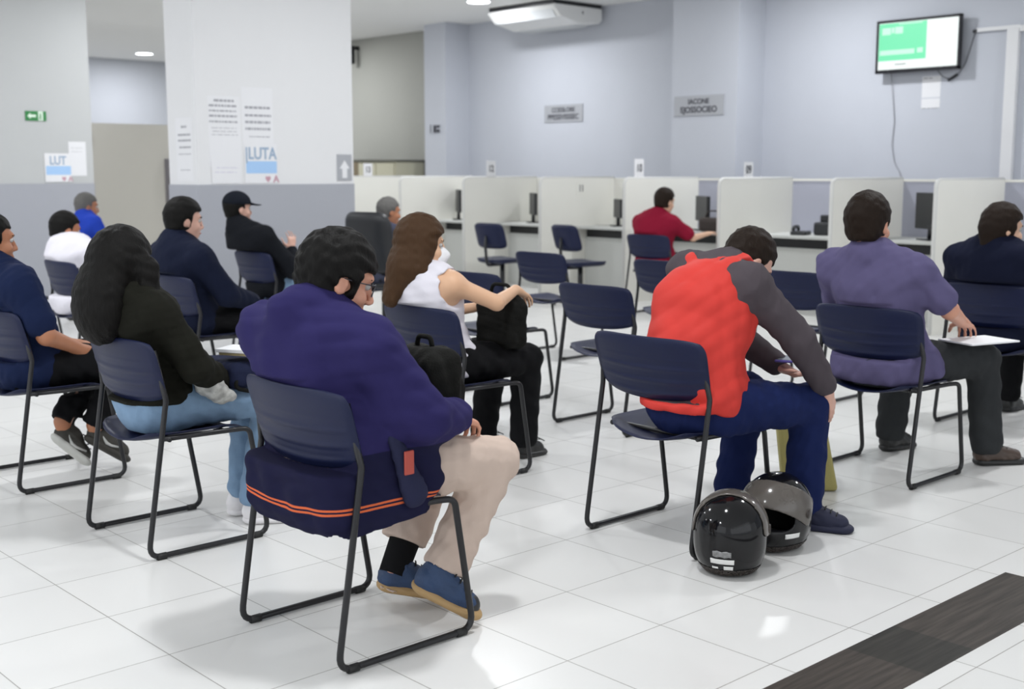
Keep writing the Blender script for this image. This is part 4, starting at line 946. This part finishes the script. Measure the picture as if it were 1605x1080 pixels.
o = soft('shoulder_bag', (-4.21, 2.40, .575), 'dark navy bag on the lap of the woman with long black hair', 'bag', lambda S: S.box((0, 0, .05), (.15, .10, .05), .035, .02), cloth('navy_bag_cloth', (.014, .018, .045)), (-.2, -.15, -.03), (.2, .15, .13), seed=63)
tube('strap', fillet([(.13, -.06, .06), (.15, -.09, .01), (.155, -.02, -.01), (.15, .06, .03)], .03), .008, M_BAG, o)
MPAT = mat('grey_white_patterned_knit', (.40, .40, .38), .8, var=.9, vscale=30)
soft('folded_scarf', (-4.125, 2.19, .60), 'grey and white patterned scarf bunched on the right arm of the black-haired woman', 'scarf', lambda S: (S.cap((0, -.03, .10), (.04, .04, .0), .050, .045, .03), S.cap((.04, .04, 0), (.05, .09, -.04), .04, .03, .03)), MPAT, (-.08, -.12, -.12), (.14, .16, .18), seed=64, fold=.008)
t = empty('paper_bundle', (-4.15, 2.37, .70), .5, 'bundle of cream and white papers held by the woman with long black hair', 'papers')
box('folder', (-.05, .11, -.04, .10, 0, .012), mat('mustard_card', (.42, .34, .18), .7), t, .003); box('sheets', (-.06, .08, -.05, .08, .012, .026), M_PAPER, t, .002)
t = empty('mobile_phone', (-2.775, 4.06, .655), .4, 'small violet-edged phone in the hand of the man in the red vest', 'phone')
box('case', (-.036, .036, -.07, .07, 0, .010), mat('violet_plastic', (.10, .08, .35), .4), t, .004); box('display', (-.032, .032, -.064, .064, .010, .0112), mat('display_off', (.02, .03, .05), .15), t)
t = empty('paper_sheet', (-2.62, 5.36, .625), -.3, 'white papers on the lap of the man in the purple shirt', 'papers')
box('sheets', (-.105, .105, -.148, .148, 0, .008), M_PAPER, t, .002)
# olive bag on the floor behind the red-vested man's leg
t = empty('olive_bag', (-3.02, 4.50, 0), .75, 'olive-yellow bag standing on the floor behind the leg of the man in the red vest', 'bag')
bm = bmesh.new(); add_prism(bm, [(-.05, .0), (.19, .0), (.12, .33), (-.09, .33)], (0, .05, .002), (1, 0, 0), (0, 0, 1), .10)
o = obj('body', bm, mat('olive_fabric', (.33, .29, .10), .8, bump=.2, scale=80), t); md = o.modifiers.new('b', 'BEVEL'); md.width = .02; md.segments = 3
tube('handle', fillet([(-.07, 0, .32), (-.06, 0, .40), (.06, 0, .40), (.07, 0, .32)], .03), .007, mat('olive_fabric', (.33, .29, .10), .8), t)

# ------------------------------------------------------------ motorcycle helmets
M_SHELL = mat('gloss_black_shell', (.005, .005, .006), .10, spec=.35, var=.3, vscale=30); M_VIS = mat('smoked_visor', (.10, .088, .078), .16); M_STK = mat('white_sticker', (.75, .75, .73), .5); M_LIN = mat('black_lining', (.006, .006, .006), .9); M_TRIM = mat('brown_black_rubber', (.03, .022, .018), .45)
def helmet(loc, rz, label, visor_up):
    h = .004; lo, hi = (-.17, -.2, -.01), (.17, .2, .33)
    def shell(S, o):
        S.ell((0, -.01, .155), (.128+o, .150+o, .128+o), .02); S.cap((0, .02, .075), (0, .05, .075), .098+o, .092+o, .06, (0, 0, 1), 1.05); S.cap((0, -.03, .08), (0, -.02, .08), .113+o, .11+o, .05, (0, 0, 1), 1.1)
    S = SDF(lo, hi, h); shell(S, 0)
    S.box((0, .15, .148), (.098, .10, .050), .03, .01, mode='sub'); S.ell((0, -.0, .13), (.105, .122, .105), .005, mode='sub'); S.cap((0, 0, -.06), (0, 0, .10), .085, .085, .01, mode='sub'); S.cut((0, 0, .004), (0, 0, -1))
    r = S.mesh('motorcycle_helmet', M_SHELL); r.location = loc; r.rotation_euler = (0, 0, rz); tag(r, label, 'helmet', 'motorcycle helmets on the floor')
    S = SDF(lo, hi, h); S.ell((0, -.0, .13), (.108, .125, .108), .005); S.ell((0, .01, .13), (.090, .108, .088), .005, mode='sub'); S.box((0, .15, .148), (.10, .12, .052), .03, .01, mode='sub'); S.cap((0, 0, -.06), (0, 0, .10), .075, .075, .01, mode='sub'); S.cut((0, 0, .012), (0, 0, -1)); S.mesh('lining', M_LIN, r)
    S = SDF(lo, hi, h); shell(S, .0065); q = SDF(lo, hi, h); shell(q, .0); S.F = np.maximum(S.F, -q.F)
    a = math.radians(82 if visor_up else 34); R = [(1, 0, 0), (0, math.cos(a), math.sin(a)), (0, -math.sin(a), math.cos(a))]
    q = SDF(lo, hi, h); q.box((0, .10*math.cos(a)+.0, .155+.10*math.sin(a)), (.16, .12, .068 if visor_up else .058), .02, 0, R); S.F = np.maximum(S.F, q.F); vz = S.mesh('visor', M_VIS, r)
    S = SDF(lo, hi, h); shell(S, .003); q = SDF(lo, hi, h); shell(q, .0); S.F = np.maximum(S.F, -q.F); S.cut((0, 0, .035), (0, 0, 1)); S.cut((0, 0, .006), (0, 0, -1)); S.mesh('edge_trim', M_TRIM, r)
    for sx in (-1, 1):
        bm = bmesh.new(); add_tube(bm, [(.122*sx, .02, .15), (.136*sx, .02, .15)], .018, 16); obj('visor_pivot', bm, M_TRIM, r, True)
    def patch(name, u0, u1, z0, z1, m, off=.0015, notch=0):
        bm = bmesh.new(); n = 8; G = []
        for j in range(5):
            row = []
            for i in range(n+1):
                a = math.radians(u0+(u1-u0)*i/n); z = z0+(z1-z0)*j/4+notch*math.sin(i*1.7+j)
                d = V3(math.sin(a), math.cos(a), 0); row.append((d, z))
            G.append(row)
        Sx = SDF(lo, hi, .005); shell(Sx, off)
        def val(p):
            q = (np.array(p)-Sx.lo)/Sx.h; i = np.clip(q.astype(int), 0, np.array(Sx.F.shape)-2); t = q-i; F = Sx.F[i[0]:i[0]+2, i[1]:i[1]+2, i[2]:i[2]+2]
            F = F[0]*(1-t[0])+F[1]*t[0]; F = F[0]*(1-t[1])+F[1]*t[1]; return F[0]*(1-t[2])+F[1]*t[2]
        VV = []
        for row in G:
            vr = []
            for d, z in row:
                a0, b0 = .03, .19
                for _ in range(20):
                    m_ = (a0+b0)/2
                    if val(d*m_+V3(0, 0, z)) < 0: a0 = m_
                    else: b0 = m_
                vr.append(bm.verts.new(d*a0+V3(0, 0, z)))
            VV.append(vr)
        for j in range(4):
            for i in range(n): bm.faces.new((VV[j][i], VV[j][i+1], VV[j+1][i+1], VV[j+1][i]))
        o = obj(name, bm, m, r, True); sd = o.modifiers.new('s', 'SOLIDIFY'); sd.thickness = .002; sd.offset = 1
    return r, patch
r, patch = helmet((-2.54, 3.405, 0), math.radians(30), 'black motorcycle helmet seen from behind, white stickers low on its back, beside the chair leg', True)
patch('white_sticker', 168, 200, .060, .078, M_STK); patch('white_sticker', 169, 182, .038, .052, M_STK); patch('white_sticker', 190, 199, .040, .047, M_STK); patch('worn_decal', 172, 196, .086, .108, mat('worn_grey_decal', (.22, .22, .22), .6, var=.8, vscale=90), notch=.002)
r, patch = helmet((-2.585, 3.74, 0), math.radians(196), 'dark motorcycle helmet with raised smoky visor and open face, behind the other helmet', False)
patch('white_sticker', -62, -34, .068, .086, M_STK); patch('brow_decal', 20, 48, .225, .242, M_STK)
